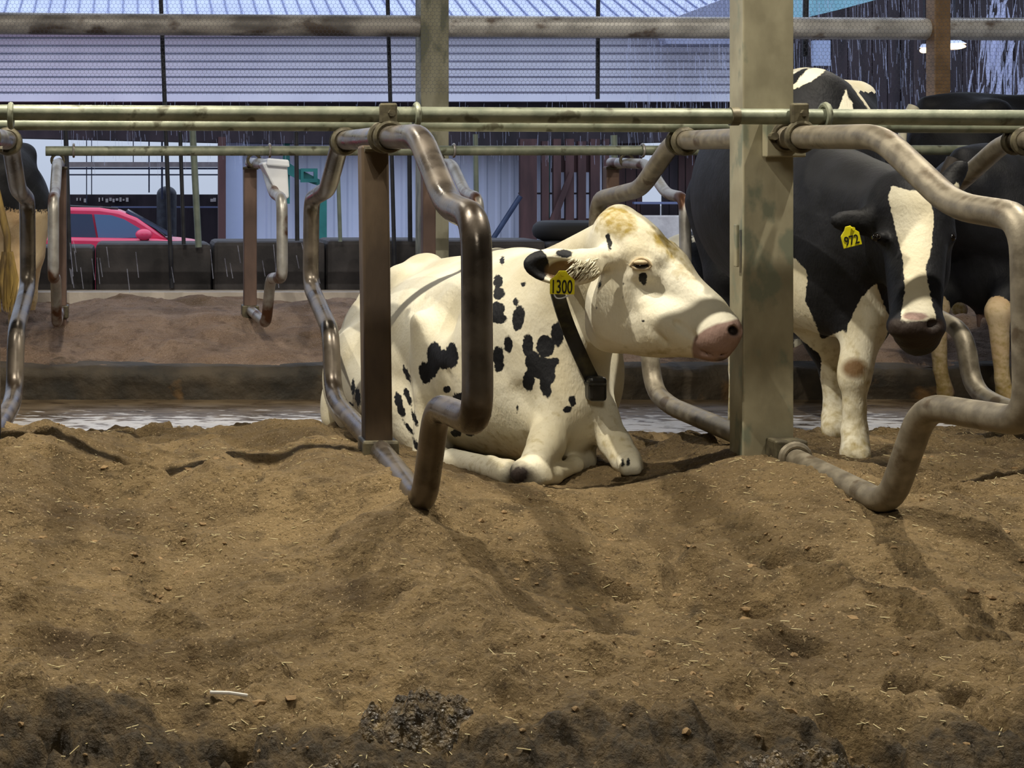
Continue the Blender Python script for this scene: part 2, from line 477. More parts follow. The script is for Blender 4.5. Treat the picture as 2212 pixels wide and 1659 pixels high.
# ------------------------------------------------------------------ helpers: implicit surfaces for animals
class SDF:
    def __init__(s, lo, hi, h):
        s.h = h; s.lo = np.array(lo, float)
        s.n = np.ceil((np.array(hi) - s.lo) / h).astype(int) + 1
        s.ax = [s.lo[i] + h * np.arange(s.n[i]) for i in range(3)]
        s.F = np.full(tuple(s.n), 1.0, np.float32)
    def _sl(s, lo, hi):
        a = np.clip(np.floor((np.array(lo) - s.lo) / s.h).astype(int), 0, s.n)
        b = np.clip(np.ceil((np.array(hi) - s.lo) / s.h).astype(int) + 1, 0, s.n)
        sl = tuple(slice(a[i], b[i]) for i in range(3))
        g = np.meshgrid(*[s.ax[i][sl[i]].astype(np.float32) for i in range(3)], indexing='ij', sparse=True)
        return sl, g
    def _mix(s, sl, d, k, sub):
        A = s.F[sl]
        if sub:
            d = -d
            hh = np.maximum(k - np.abs(A - d), 0) / k
            s.F[sl] = np.maximum(A, d) + hh * hh * k * 0.25
        else:
            hh = np.maximum(k - np.abs(A - d), 0) / k
            s.F[sl] = np.minimum(A, d) - hh * hh * k * 0.25
    def cone(s, a, b, ra, rb, k=0.04, sub=False):
        a = np.array(a, float); b = np.array(b, float)
        mg = max(ra, rb) + 1.3 * k + 4 * s.h
        sl, g = s._sl(np.minimum(a, b) - mg, np.maximum(a, b) + mg)
        ba = b - a; L = float(ba @ ba) + 1e-9
        t = ((g[0] - a[0]) * ba[0] + (g[1] - a[1]) * ba[1] + (g[2] - a[2]) * ba[2]) / L
        t = np.clip(t, 0, 1)
        d = np.sqrt((g[0] - a[0] - ba[0] * t) ** 2 + (g[1] - a[1] - ba[1] * t) ** 2 + (g[2] - a[2] - ba[2] * t) ** 2) - (ra + (rb - ra) * t)
        s._mix(sl, d, k, sub)
    def ell(s, c, r, k=0.05, rot=None, sub=False):
        c = np.array(c, float); r = np.array(r, float)
        mg = (r.max() if rot is not None else r) + (k * 1.6 if not sub else k * 3 + r.max()) + 4 * s.h
        sl, g = s._sl(c - mg, c + mg)
        x, y, z = g[0] - c[0], g[1] - c[1], g[2] - c[2]
        if rot is not None:
            R = np.array(Euler(rot).to_matrix().transposed())
            x, y, z = (R[0, 0] * x + R[0, 1] * y + R[0, 2] * z, R[1, 0] * x + R[1, 1] * y + R[1, 2] * z, R[2, 0] * x + R[2, 1] * y + R[2, 2] * z)
        k0 = np.sqrt((x / r[0]) ** 2 + (y / r[1]) ** 2 + (z / r[2]) ** 2)
        k1 = np.sqrt((x / r[0] ** 2) ** 2 + (y / r[1] ** 2) ** 2 + (z / r[2] ** 2) ** 2) + 1e-6
        s._mix(sl, k0 * (k0 - 1) / k1, k, sub)
    def chain(s, pts, rs, k=0.04):
        for i in range(len(pts) - 1):
            s.cone(pts[i], pts[i + 1], rs[i], rs[i + 1], k if i == 0 else min(k, 0.02))
    def mesh(s):
        Fd = s.F; ins = Fd < 0
        nx, ny, nz = Fd.shape
        c = [ins[i:nx - 1 + i, j:ny - 1 + j, k:nz - 1 + k] for i in (0, 1) for j in (0, 1) for k in (0, 1)]
        cnt = sum(x.astype(np.int8) for x in c)
        act = (cnt > 0) & (cnt < 8)
        idx = -np.ones(act.shape, np.int64)
        I = np.argwhere(act); idx[act] = np.arange(len(I))
        val = {}
        for i in (0, 1):
            for j in (0, 1):
                for k in (0, 1):
                    val[(i, j, k)] = Fd[I[:, 0] + i, I[:, 1] + j, I[:, 2] + k].astype(float)
        acc = np.zeros((len(I), 3)); n = np.zeros(len(I))
        for p in val:
            for axx in range(3):
                if p[axx] == 0:
                    q = list(p); q[axx] = 1; q = tuple(q)
                    a, b = val[p], val[q]
                    m = (a < 0) != (b < 0)
                    t = np.where(m, a / np.where(m, a - b, 1), 0)
                    pos = np.tile(np.array(p, float), (len(I), 1)); pos[:, axx] = t
                    acc += pos * m[:, None]; n += m
        V = s.lo + (I + acc / n[:, None]) * s.h
        faces = []
        for axx in range(3):
            u, v = (axx + 1) % 3, (axx + 2) % 3
            a = ins; sh = [slice(None)] * 3; sh[axx] = slice(0, -1); s1 = [slice(None)] * 3; s1[axx] = slice(1, None)
            diff = a[tuple(sh)] != a[tuple(s1)]
            E = np.argwhere(diff)
            ok = (E[:, u] > 0) & (E[:, v] > 0) & (E[:, u] < Fd.shape[u] - 1) & (E[:, v] < Fd.shape[v] - 1)
            E = E[ok]
            du = np.zeros(3, int); du[u] = 1; dv = np.zeros(3, int); dv[v] = 1
            def g(o): 
                e = E - o
                return idx[e[:, 0], e[:, 1], e[:, 2]]
            q = np.stack([g(du + dv), g(dv), g(0 * du), g(du)], 1)
            flip = ~a[E[:, 0], E[:, 1], E[:, 2]]
            q[flip] = q[flip][:, ::-1]
            faces.append(q)
        return V, np.concatenate(faces)

def smooth_mesh(V, Q, it=2, lam=0.5):
    e = np.concatenate([Q[:, [0, 1]], Q[:, [1, 2]], Q[:, [2, 3]], Q[:, [3, 0]]])
    n = len(V)
    for _ in range(it):
        A = np.zeros((n, 3)); c = np.zeros(n)
        for k in range(3):
            A[:, k] = np.bincount(e[:, 0], V[e[:, 1], k], n) + np.bincount(e[:, 1], V[e[:, 0], k], n)
        c = np.bincount(e[:, 0], minlength=n) + np.bincount(e[:, 1], minlength=n)
        V = V + lam * (A / c[:, None] - V)
    return V

def np_mesh(name, V, Q, m, parent=None, origin=None, attrs=None):
    org = wloc(parent) if parent is not None else Vector(origin or (0, 0, 0))
    V = V - np.array(org)
    me = bpy.data.meshes.new(name)
    me.vertices.add(len(V)); me.vertices.foreach_set('co', V.astype(np.float32).ravel())
    me.loops.add(Q.size); me.loops.foreach_set('vertex_index', Q.astype(np.int32).ravel())
    me.polygons.add(len(Q)); me.polygons.foreach_set('loop_start', np.arange(0, Q.size, Q.shape[1], dtype=np.int32))
    me.update(calc_edges=True); me.validate()
    me.polygons.foreach_set('use_smooth', np.ones(len(Q), bool))
    for k, a in (attrs or {}).items():
        at = me.attributes.new(k, 'FLOAT', 'POINT'); at.data.foreach_set('value', a.astype(np.float32))
    me.materials.append(M[m] if isinstance(m, str) else m)
    o = link(bpy.data.objects.new(name, me))
    if parent is not None: o.parent = parent
    else: o.location = org
    return o

def ell2(px, py, c, r, a=0.0):
    """signed pixel distance (positive inside) to an ellipse"""
    ca, sa = math.cos(a), math.sin(a)
    dx, dy = px - c[0], py - c[1]
    u = (dx * ca + dy * sa) / r[0]; v = (-dx * sa + dy * ca) / r[1]
    q = np.sqrt(u * u + v * v)
    return (1 - q) * min(r)

def poly2(px, py, poly):
    d = np.full(px.shape, 1e9); ins = np.zeros(px.shape, bool)
    n = len(poly)
    for i in range(n):
        x0, y0 = poly[i]; x1, y1 = poly[(i + 1) % n]
        ex, ey = x1 - x0, y1 - y0
        t = np.clip(((px - x0) * ex + (py - y0) * ey) / (ex * ex + ey * ey + 1e-9), 0, 1)
        d = np.minimum(d, np.hypot(px - x0 - ex * t, py - y0 - ey * t))
        c = ((y0 > py) != (y1 > py)) & (px < (x1 - x0) * (py - y0) / ((y1 - y0) if y1 != y0 else 1e-9) + x0)
        ins ^= c
    return np.where(ins, d, -d)

def front_depth(px, py, V, c, rad=10):
    m = np.hypot(px - c[0], py - c[1]) < rad
    return V[m, 1].min() if m.any() else None

def coat_field(V, items, depth=0.16):
    """marks on the camera side of a body: each mark is a solid of its own, bounded in depth around the hide"""
    px, py = PX(V)
    out = np.full(len(V), -60.0)
    for it in items:
        if it[0] == 'e':
            _, x, y, rx, ry = it[:5]; a = it[5] if len(it) > 5 else 0
            yc = front_depth(px, py, V, (x, y))
            if yc is None: continue
            d = ell2(px, py, (x, y), (rx, ry), a)
            dp = it[6] if len(it) > 6 else depth
        else:
            poly = it[1]
            cx = sum(p[0] for p in poly) / len(poly); cy = sum(p[1] for p in poly) / len(poly)
            d = poly2(px, py, poly)
            inside = d > -4
            if not inside.any(): continue
            yc = V[inside, 1].min()
            dp = it[2] if len(it) > 2 else depth
        m = V[:, 1] < yc + dp
        if it[0] == 'p' and dp > 2:                    # depth given as a range of distances
            m = (V[:, 1] < dp) & (V[:, 1] > it[3])
        out = np.where(m, np.maximum(out, d), out)
    return np.clip(out, -60, 60)
# ------------------------------------------------------------------ setting: barn shell
def slab(name, x0, x1, y0, y1, z0, z1, m, kind='structure'):
    return MB().box(x0, x1, y0, y1, z0, z1).build(name, m, smooth=False, kind=kind)

slab('ceiling', -7.2, 12.2, -6.2, 11.6, 4.6, 4.7, 'ceil')
slab('wall_front', -7.2, 12.2, -6.3, -6.2, -0.1, 4.6, 'barnwall')
slab('wall_left', -7.3, -7.2, -6.2, 11.6, -0.1, 4.6, 'barnwall')
slab('wall_right', 12.2, 12.3, -6.2, 11.6, -0.1, 4.6, 'barnwall')
slab('floor', -7.2, 12.2, -6.2, 2.15, -0.1, 0.0, 'floor_wet')
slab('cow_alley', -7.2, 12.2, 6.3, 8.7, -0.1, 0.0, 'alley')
slab('yard', -60, 90, 11.6, 140, -0.95, -0.75, 'yard')
slab('barn_foundation', -7.2, 12.2, 11.0, 11.7, -0.9, -0.02, 'block')

DIVX = (-0.447, 0.757, 1.970, 3.15)

def sand_z(X, Y):
    z = np.interp(Y, [1.9, 2.3, 2.62, 3.2, 3.9, 4.4, 5.0, 5.6, 6.2, 6.5, 6.62], [.27, .30, .335, .315, .36, .395, .37, .30, .19, .135, .02])
    m = 0
    for xd in DIVX:
        m = np.maximum(m, np.exp(-((X - xd) / .34) ** 2) * np.exp(-((Y - 4.35) / .75) ** 2))
    z = z + .085 * m
    # scooped lying places
    for xc in (-1.05, 0.15, 1.36, 2.55, 3.75):
        z = z - .05 * np.exp(-((X - xc) / .36) ** 2 - ((Y - 3.35) / .55) ** 2)
    z = z - .04 * np.exp(-((X - .15) / .4) ** 2 - ((Y - 5.3) / .5) ** 2)
    big = fbm(X, Y, 1.3, 2, 3) * .085
    mid = fbm(X, Y, 4.3, 3, 11) * .055
    rid = (0.5 - np.abs(fbm(X, Y * 1.5, 2.1, 2, 29))) * .11 - .045
    rough = np.clip(1.6 - (Y - 2.2) * .80, .32, 1.5) + np.clip((Y - 5.6) * 0.9, 0, .7)
    cl = fbm(X, Y, 15, 3, 41) * .030 * rough
    fine = fbm(X, Y, 48, 3, 57) * .0105 * (0.6 + .6 * rough) + fbm(X, Y, 34, 3, 61) * .030 * np.clip((2.62 - Y) * 6, 0, 1)
    holes = np.clip(-fbm(X, Y, 6.5, 2, 71) - .28, 0, .3) * .30 * (0.3 + rough)
    z = z + big + mid + rid + cl + fine - holes
    # nest of the lying cow and the standing cow's feet
    wn_ = np.exp(-(((X - 1.33) / .56) ** 6 + ((Y - 5.38) / 1.05) ** 6))
    lift = .05 * np.exp(-((X - 1.62) / .17) ** 2 - ((Y - 4.72) / .2) ** 2)
    z = z * (1 - wn_) + (.285 + lift + .3 * cl + fine) * wn_
    wf = np.exp(-(((X - 2.45) / .35) ** 4 + ((Y - 5.05) / .38) ** 4))
    z = z * (1 - wf) + (.355 + mid * .3 + cl + fine) * wf
    for xd in (0.757, 1.945):
        wp = np.exp(-((X - xd) / .22) ** 2 - ((Y - 4.42) / .30) ** 2)
        z = z * (1 - wp) + (.43 + .5 * cl + fine) * wp
    return z

def grid_mesh(name, x0, x1, nx, y0, y1, ny, fz, m, attr=None):
    xs = np.linspace(x0, x1, nx); ys = np.linspace(y0, y1, ny)
    X, Y = np.meshgrid(xs, ys)
    Z = fz(X, Y)
    V = np.stack([X.ravel(), Y.ravel(), Z.ravel()], 1)
    i = np.arange(nx - 1)[None, :] + np.arange(ny - 1)[:, None] * nx
    i = i.ravel()
    Q = np.stack([i, i + 1, i + nx + 1, i + nx], 1)
    at = {k: f(X.ravel(), Y.ravel(), Z.ravel()) for k, f in (attr or {}).items()}
    return np_mesh(name, V, Q, m, attrs=at)

def wet_near(X, Y, Z):
    edge = 2.57 + .10 * fbm(X, Y, 2.2, 2, 5) + .05 * fbm(X, Y, 9, 2, 6)
    w_ = np.clip((edge - Y) / .10, -1.0, 1) * .5 + .25
    w_ = np.maximum(w_, np.clip((fbm(X, Y, 3.1, 3, 91) - .42) * 2.2, -1, .45))
    w_ = np.maximum(w_, np.clip((Y - 6.2) * 1.2, -1, .4))
    return w_
o = grid_mesh('sand_bed', -1.3, 4.9, 780, 1.95, 6.64, 590, sand_z, 'sand', {'wet': wet_near})
tag(o, kind='structure')

def sandf_z(X, Y):
    z = np.interp(Y, [8.5, 8.6, 8.9, 9.5, 10.2, 10.95], [.17, .19, .24, .37, .42, .43])
    z = z + fbm(X, Y, 1.6, 3, 103) * .10 * np.clip((Y - 8.55) * 3, 0.1, 1) * np.clip((11.3 - Y) * 1.2, .2, 1)
    z = z + (0.5 - np.abs(fbm(X, Y, 3.0, 2, 117))) * .06 - .03 + fbm(X, Y, 12, 3, 131) * .018
    return np.minimum(z, .50)
def wet_far(X, Y, Z):
    return np.clip((fbm(X, Y, 2.6, 3, 93) - .35) * 2.0, -1, .5)
o = grid_mesh('sand_bed', -3.2, 9.6, 430, 8.55, 10.98, 110, sandf_z, 'sand_far', {'wet': wet_far})
tag(o, kind='structure')

# the concrete curb of the far row, its face caked with manure
nx = 520
xs = np.linspace(-3.4, 9.8, nx)
prof = [(8.50, -.02), (8.50, .04), (8.495, .09), (8.49, .13), (8.50, .165), (8.53, .188), (8.60, .195), (8.72, .19)]
V = []
for (yy, zz) in prof:
    j = fbm(xs, np.full(nx, yy * 5 + zz * 9), 5, 3, 141) * .030
    kz = fbm(xs, np.full(nx, yy * 3 + zz * 7), 4, 3, 151) * .022
    V.append(np.stack([xs, yy + j, zz + kz * (1.0 if zz > .1 else 0.0)], 1))
V = np.concatenate(V)
i = (np.arange(nx - 1)[None, :] + np.arange(len(prof) - 1)[:, None] * nx).ravel()
Q = np.stack([i, i + 1, i + nx + 1, i + nx], 1)
tag(np_mesh('curb', V, Q, 'curb'), kind='structure')
slab('wall_base_ledge', -3.2, 9.6, 10.72, 10.98, .30, .462, 'lip')

# ------------------------------------------------------------------ concrete blocks along the yard side
random.seed(3)
YB = 10.98
bl = [(-190, -50, 531), (-48, 202, 533), (206, 457, 526), (461, 703, 521), (706, 931, 518), (934, 1180, 519), (1183, 1432, 523), (1435, 1690, 522), (1693, 1950, 523), (1953, 2210, 522)]
bl_lab = ['dark concrete block beside the rear of the tan cow at the left edge', 'dark concrete block below the front door of the red car',
          'dark concrete block in front of the bonnet of the red car', 'dark concrete block behind the far divider holding the white bin',
          'dark concrete block straight behind the rusty central post', 'dark concrete block behind the back of the lying cow',
          'dark concrete block behind the ears of the lying cow', 'dark concrete block behind the black and white lying cow',
          'dark concrete block hidden mostly behind the big front column', 'dark concrete block behind the legs of the standing cows at right']
for (xa, xb, yt), lb in zip(bl, bl_lab):
    X0, X1 = (xa - CX) * YB / F, (xb - CX) * YB / F
    zt = CZ - (yt - CY) * YB / F
    o = MB().box(0, X1 - X0, 0, .55, 0, zt - .25).build('concrete_block', 'block', smooth=False, bevel=.035, origin=(0, 0, 0))
    o.location = (X0, YB, .25)
    tag(o, lb, 'concrete block', 'concrete blocks along the yard')

# tyre lying on the blocks behind the cow's ears
t = MB().ring(P(1240, 498, 11.25), (0, 0, 1), .24, .075, 36, 12).build('old_tyre', 'tyre', origin=P(1240, 498, 11.25))
tag(t, 'old black tyre lying on the concrete blocks behind the cow ears', 'tyre')

# ------------------------------------------------------------------ free stall dividers
RT = 0.034
NEAR = [(0, 1.397), (.66, 1.378), (1.0, 1.20), (1.285, 1.178), (1.30, .728), (.87, .700), (.70, .415), (0.02, .438)]
FAR = [(0, 1.397), (-.81, 1.412), (-1.16, 1.235), (-1.68, 1.19), (-1.71, .82), (-1.08, .69), (-1.02, .475), (-.85, .44), (-.02, .438)]

def loop_pts(prof, X, Y0, yaw=0.0, dz=0.0, r=.085):
    return fillet([(X + d * math.sin(yaw), Y0 - d * math.cos(yaw), z + dz) for d, z in prof], r)

def divider(X, label, pm, post, far=True, Yp=4.5, yaw=0.0, scale_r=1.0, column=False, lm=None):
    root = thing('stall_divider', (X, Yp, .40), label, 'stall divider', 'free stall dividers with bent pipe loops')
    MB().tube(loop_pts(NEAR, X, Yp, yaw), RT * scale_r, 20).build('near_loop', pm, root)
    if far:
        MB().tube(loop_pts(FAR, X, Yp, 0), RT * scale_r, 20).build('far_loop', pm, root)
    if not column:
        a, b = .042, .042
        pb = MB().box(X - a, X + a, Yp - b, Yp + b, .20, 1.372)
        pb.v = [(x - (.016 if z > 1 and Yp < 6 else 0), y, z) for x, y, z in pb.v]
        pb.build('post', post, root, smooth=False, bevel=.008)
        MB().box(X - .055, X + .055, Yp - .06, Yp + .06, .385, .470).build('foot_bracket', 'clamp', root, smooth=False, bevel=.008)
        MB().tube([(X - .05, Yp - .052, 1.36), (X + .05, Yp - .052, 1.36)], .009, 8).build('bolt', 'clamp', root)
    else:
        mb = MB().box(X - .06, X + .06, 4.395, 4.428, 1.335, 1.46).build('mounting_plate', 'column', root, smooth=False, bevel=.004)
        MB().tube([(X - .045, 4.37, 1.397), (X - .045, 4.40, 1.397)], .012, 8).build('bolt', 'clamp', root)
        MB().box(X - .05, X + .05, 4.36, 4.428, .385, .485).build('foot_bracket', 'clamp', root, smooth=False, bevel=.006)
        MB().ring((X, 4.335, .436), (0, 1, 0), RT + .006, .012, 22).build('foot_ring', 'galv_pipe', root)
    if Yp < 6:
        MB().ring((X, Yp - .17 - .03, 1.393), (0, 1, .02), RT + .006, .010, 22).build('clamp_ring', 'clamp', root)
        MB().ring((X, Yp - .17 + .07, 1.395), (0, 1, .02), RT + .006, .010, 22).build('clamp_ring', 'clamp', root)
        # U bolt over the near rail, and the clamp block beside it
        ub = MB()
        ub.ring((X + .085, 4.33, 1.456), (1, 0, 0), .033, .009, 14, 8)
        ub.build('u_bolt', 'rail', root)
        MB().box(X - .030, X + .022, 4.292, 4.312, 1.430, 1.492).build('clamp_block', 'clamp', root, smooth=False, bevel=.006)
        MB().tube([(X + .004, 4.278, 1.462), (X + .004, 4.30, 1.462)], .011, 6).build('bolt', 'clamp', root)
        if far:
            MB().ring((X, 5.20, 1.406), (0, 1, 0), RT + .006, .012, 22).build('clamp_ring', 'clamp', root)
            MB().ring((X, 5.26, 1.407), (0, 1, 0), RT + .006, .010, 22).build('clamp_ring', 'clamp', root)
    else:
        MB().ring((X, 9.20, 1.408), (0, 1, 0), RT * scale_r + .006, .010, 18).build('clamp_ring', 'clamp', root)
        MB().ring((X + .10, 9.20, 1.469), (1, 0, 0), .040, .008, 14, 6).build('u_bolt', 'galv_far', root)
    return root

divider(DIVX[0], 'brown pipe stall divider cut off by the left edge of the picture', 'rust_pipe', 'post')
divider(DIVX[1], 'shiny rusty pipe stall divider on the central square post beside the lying cow', 'rust_pipe', 'post')
divider(DIVX[2], 'thick grey galvanised stall divider bolted to the large front column', 'galv_pipe', 'post', column=True)
divider(DIVX[3] + .03, 'galvanised stall divider at the right edge behind the face of cow 972', 'galv_pipe', 'post')
fx = [(-.4735, 0.02, 'slim far row divider next to the tan hind leg at the left'),
      (.763, .06, 'slim far row divider with white bin on it right of the red car'),
      (1.924, .017, 'slim far row divider seen behind the shiny bend of the central divider'),
      (3.115, -.005, 'slim whitish far row divider above the head of the lying cow')]
for X, yaw, lb in fx:
    divider(X, lb, 'galv_far', 'post_far', far=False, Yp=9.5, yaw=yaw, scale_r=.95)

# ------------------------------------------------------------------ rails
def rail(name, Y, z, r, m, label, x0=-3.2, x1=8.5, tilt=0.0, coupling=None):
    o = MB().tube([(x0, Y, z - tilt * x0), (x1, Y, z - tilt * x1)], r, 24)
    if coupling:
        root = thing(name, (0, Y, z), label, 'rail')
        o.build('pipe', m, root)
        MB().tube([(coupling - .012, Y, z - tilt * coupling), (coupling + .012, Y, z - tilt * coupling)], r + .004, 24).build('joint_sleeve', 'clamp', root)
        return root
    return tag(o.build(name, m, origin=(0, Y, z)), label, 'rail')
rail('neck_rail', 4.33, 1.2 + .264, .0235, 'rail', 'thick greenish rail nearest the camera passing in front of the column', coupling=1.785, tilt=.0055)
rail('neck_rail', 5.23, 1.467, .0215, 'rail', 'thinner greenish rail just below and behind the nearest rail', tilt=.003)
rail('neck_rail', 9.20, 1.466, .031, 'rail', 'pale rail across the far row of stalls in front of the car', x0=-.55, tilt=-.001)

# ------------------------------------------------------------------ columns
root = thing('steel_column', (1.93, 4.49, 0.2), 'big galvanised steel column in the front right, touched by the cow muzzle', 'column')
mb = MB().box(1.854, 2.008, 4.430, 4.442, .05, 4.6)          # front flange
mb.box(1.862, 2.000, 4.442, 4.553, .05, 4.6)
mb.build('shaft', 'column', root, smooth=False, bevel=.004)
MB().box(1.842, 1.852, 4.452, 4.474, 1.0, 1.13).build('side_lug', 'column', root, smooth=False, bevel=.003)
o = MB().box(2.063, 2.265, 10.45, 10.65, .1, 4.6).build('steel_column', 'column_far', smooth=False, bevel=.006, origin=(0, 0, 0))
tag(o, 'grey square column at the yard side above the lying cow back', 'column')
o = MB().box(5.73, 5.845, 10.42, 10.54, .1, 4.6).build('steel_column', 'column_brown', smooth=False, bevel=.006)
tag(o, 'narrow brown column at the upper right in the rain', 'column')

# ------------------------------------------------------------------ header pipe, thin rod, netting, bars
YH = 10.85
for a, b, lb in ((-4, 2.063, 'big worn header pipe at the top left under the netting'), (2.265, 5.73, 'big worn header pipe above the lying cow head'),
                 (5.845, 9.5, 'big pale header pipe right of the brown column')):
    z0 = 1.25 + 337 * YH / F - .006 * a; z1 = 1.25 + 337 * YH / F - .006 * b
    tag(MB().tube([(a, YH - .32, z0), (b, YH - .32, z1)], .078, 24).build('header_pipe', 'header' if a < 0 else 'header_pale', origin=(a, YH - .32, z0)), lb, 'pipe', 'header pipes on the yard side')
tag(MB().tube([(-4, 10.6, 2.52), (2.1, 10.6, 2.468), (9.5, 10.6, 2.445)], .012, 10).build('support_rod', 'galv_far', origin=(0, 10.6, 2.46)), 'thin straight rod running just above the header pipe', 'rod')

def netting():
    mbv, mbf = [], []
    p = .030; hh = p * math.sqrt(3) / 2
    r = .0008
    Yn = 10.36
    x0, x1, z0, z1 = -1.5, 7.2, 1.90, 2.95
    s = p / math.sqrt(3)
    nxc = int((x1 - x0) / p); nzc = int((z1 - z0) / hh)
    seg = []
    for j in range(nzc):
        zc = z0 + j * hh; off = (j % 2) * p / 2
        for i in range(nxc):
            xc = x0 + i * p + off
            top = (xc, zc + s); tr = (xc + p / 2, zc + s / 2); br = (xc + p / 2, zc - s / 2); tl = (xc - p / 2, zc + s / 2)
            seg += [(top, tr), (tr, br), (top, tl)]
    sg = np.array(seg)                      # n,2,2
    a, b = sg[:, 0], sg[:, 1]
    d = b - a; L = np.linalg.norm(d, axis=1, keepdims=True); nrm = np.stack([-d[:, 1], d[:, 0]], 1) / L * r
    n = len(sg)
    def v(pxz, y): return np.stack([pxz[:, 0], np.full(n, y), pxz[:, 1]], 1)
    V = np.stack([v(a + nrm, Yn), v(a - nrm, Yn), v(a, Yn + r * 1.8), v(b + nrm, Yn), v(b - nrm, Yn), v(b, Yn + r * 1.8)], 1).reshape(-1, 3)
    base = (np.arange(n) * 6)[:, None]
    Q = np.concatenate([base + np.array([0, 3, 4, 1]), base + np.array([1, 4, 5, 2]), base + np.array([2, 5, 3, 0])])
    o = np_mesh('wire_netting', V, Q, 'wire')
    tag(o, 'fine hexagonal wire netting stretched across the upper yard opening', 'netting')
netting()

bars = [((347, -12), (371, 622), 5, 'darkbar', 'long dark bar rising past the red car windscreen'),
        ((837, -12), (853, 596), 4.5, 'darkbar', 'long dark bar just right of the rusty central post'),
        ((1292, -12), (1291, 214), 4.5, 'darkbar', 'dark bar hanging in front of the ribbed siding, right of middle'),
        ((1741, -12), (1739, 122), 6, 'darkbar', 'dark bar behind the right side of the big column'),
        ((389, 285), (397, 528), 4.5, 'darkbar', 'short dark bar over the bonnet of the red car'),
        ((416, 282), (429, 534), 7.5, 'greenbar', 'grey green upright bar over the nose of the red car'),
        ((142, 282), (150, 560), 5.5, 'darkbar', 'upright bar behind the rear window of the red car'),
        ((640, 285), (642, 520), 5, 'darkbar', 'upright bar between the white bin and the central divider'),
        ((728, 300), (735, 522), 4.5, 'greenbar', 'grey bar seen between the far loop and the central post'),
        ((884, 300), (886, 522), 5, 'darkbar', 'dark bar right behind the shiny upper bend of the central divider'),
        ((1027, 290), (1030, 500), 5.5, 'greenbar', 'grey bar in front of the white ribbed wall left of the planks'),
        ((1326, 292), (1330, 440), 7, 'greenbar', 'grey upright bar behind the whitish far divider')]
for a, b, r, m, lb in bars:
    Yb = 10.90
    tag(MB().tube([P(a[0], a[1], Yb), P(b[0], b[1], Yb)], r * Yb / F, 10).build('upright_bar', m, origin=P(b[0], b[1], Yb)), lb, 'bar', 'upright bars on the yard side')

# white bin hung on the far divider
rt = thing('white_bin', P(595, 400, 8.62), 'white plastic bin hung on the far divider beside the red car', 'bin')
mb = MB()
a = [P(562, 352, 8.6), P(572, 350, 8.6), P(618, 358, 8.6), P(622, 428, 8.6), P(612, 430, 8.6), P(590, 408, 8.6)]
poly = [(p[0], p[2]) for p in a]
mb.prism(poly, 8.52, 8.76)
mb.build('bin_body', 'white_plastic', rt, smooth=False, bevel=.012)
b2 = [(p[0], p[2]) for p in (P(574, 342, 8.6), P(620, 346, 8.6), P(622, 362, 8.6), P(572, 358, 8.6))]
MB().prism(b2, 8.49, 8.79).build('lid', 'white_plastic', rt, smooth=False, bevel=.01)
# ------------------------------------------------------------------ yard: buildings, fence, car, lamps, rain
def pz(y, Y): return CZ - (y - CY) * Y / F
def pxx(x, Y): return (x - CX) * Y / F

rb = thing('open_shed', (3.5, 26, -.75), 'long white shed across the yard with ribbed siding and pale metal roof', 'building')
# horizontally ribbed siding
Ys = 26.0
x0, x1 = -4.5, pxx(1640, Ys)
zt, zb = pz(62, Ys), pz(219, Ys)
V = []; nrow = 0
zz = zb
prof = [(zb, 0.0), (zb + .13, 0.0), (zb + .14, .05)]
z = zb + .14
while z < zt:
    prof += [(z + .002, .13), (z + .036, .13), (z + .038, .022), (z + .137, .0)]
    z += .139
mb = MB()
v = [(x0, Ys + d, zz) for zz, d in prof] + [(x1, Ys + d, zz) for zz, d in prof]
n = len(prof)
mb.add(v, [(i, n + i, n + i + 1, i + 1) for i in range(n - 1)])
mb.box(x0, x1, Ys + .15, Ys + .25, zb, zt)
mb.build('siding', 'siding', rb, smooth=False)
# roof above with standing seams
zr0, zr1, Yr0, Yr1 = zt, zt + 3.2, Ys - .35, Ys + 7.5
mb = MB().add([(x0, Yr0, zr0), (x1, Yr0, zr0), (x1, Yr1, zr1), (x0, Yr1, zr1), (x0, Yr0, zr0 - .08), (x1, Yr0, zr0 - .08), (x1, Yr1, zr1 - .08), (x0, Yr1, zr1 - .08)],
              [(0, 1, 2, 3), (7, 6, 5, 4), (0, 4, 5, 1), (1, 5, 6, 2), (2, 6, 7, 3), (3, 7, 4, 0)])
mb.build('roof', 'roof', rb, smooth=False)
mb = MB()
k = x0
while k < x1:
    mb.add([(k - .012, Yr0, zr0 + .002), (k + .012, Yr0, zr0 + .002), (k + .012, Yr0, zr0 + .03), (k - .012, Yr0, zr0 + .03),
            (k - .012, Yr1, zr1 + .002), (k + .012, Yr1, zr1 + .002), (k + .012, Yr1, zr1 + .03), (k - .012, Yr1, zr1 + .03)],
           [(0, 1, 2, 3), (4, 7, 6, 5), (3, 2, 6, 7), (0, 3, 7, 4), (1, 5, 6, 2)])
    k += .27
mb.build('standing_seams', 'seam', rb, smooth=False)
# dark header boards under the siding
mb = MB().prism([(x0, pz(216, 26.3)), (pxx(1700, 26.3), pz(214, 26.3)), (pxx(1700, 26.3), pz(300, 26.3)), (pxx(1130, 26.3), pz(315, 26.3)), (pxx(490, 26.3), pz(308, 26.3)), (x0, pz(291, 26.3))], 26.25, 26.9)
mb.build('header_boards', 'darkwood', rb, smooth=False)
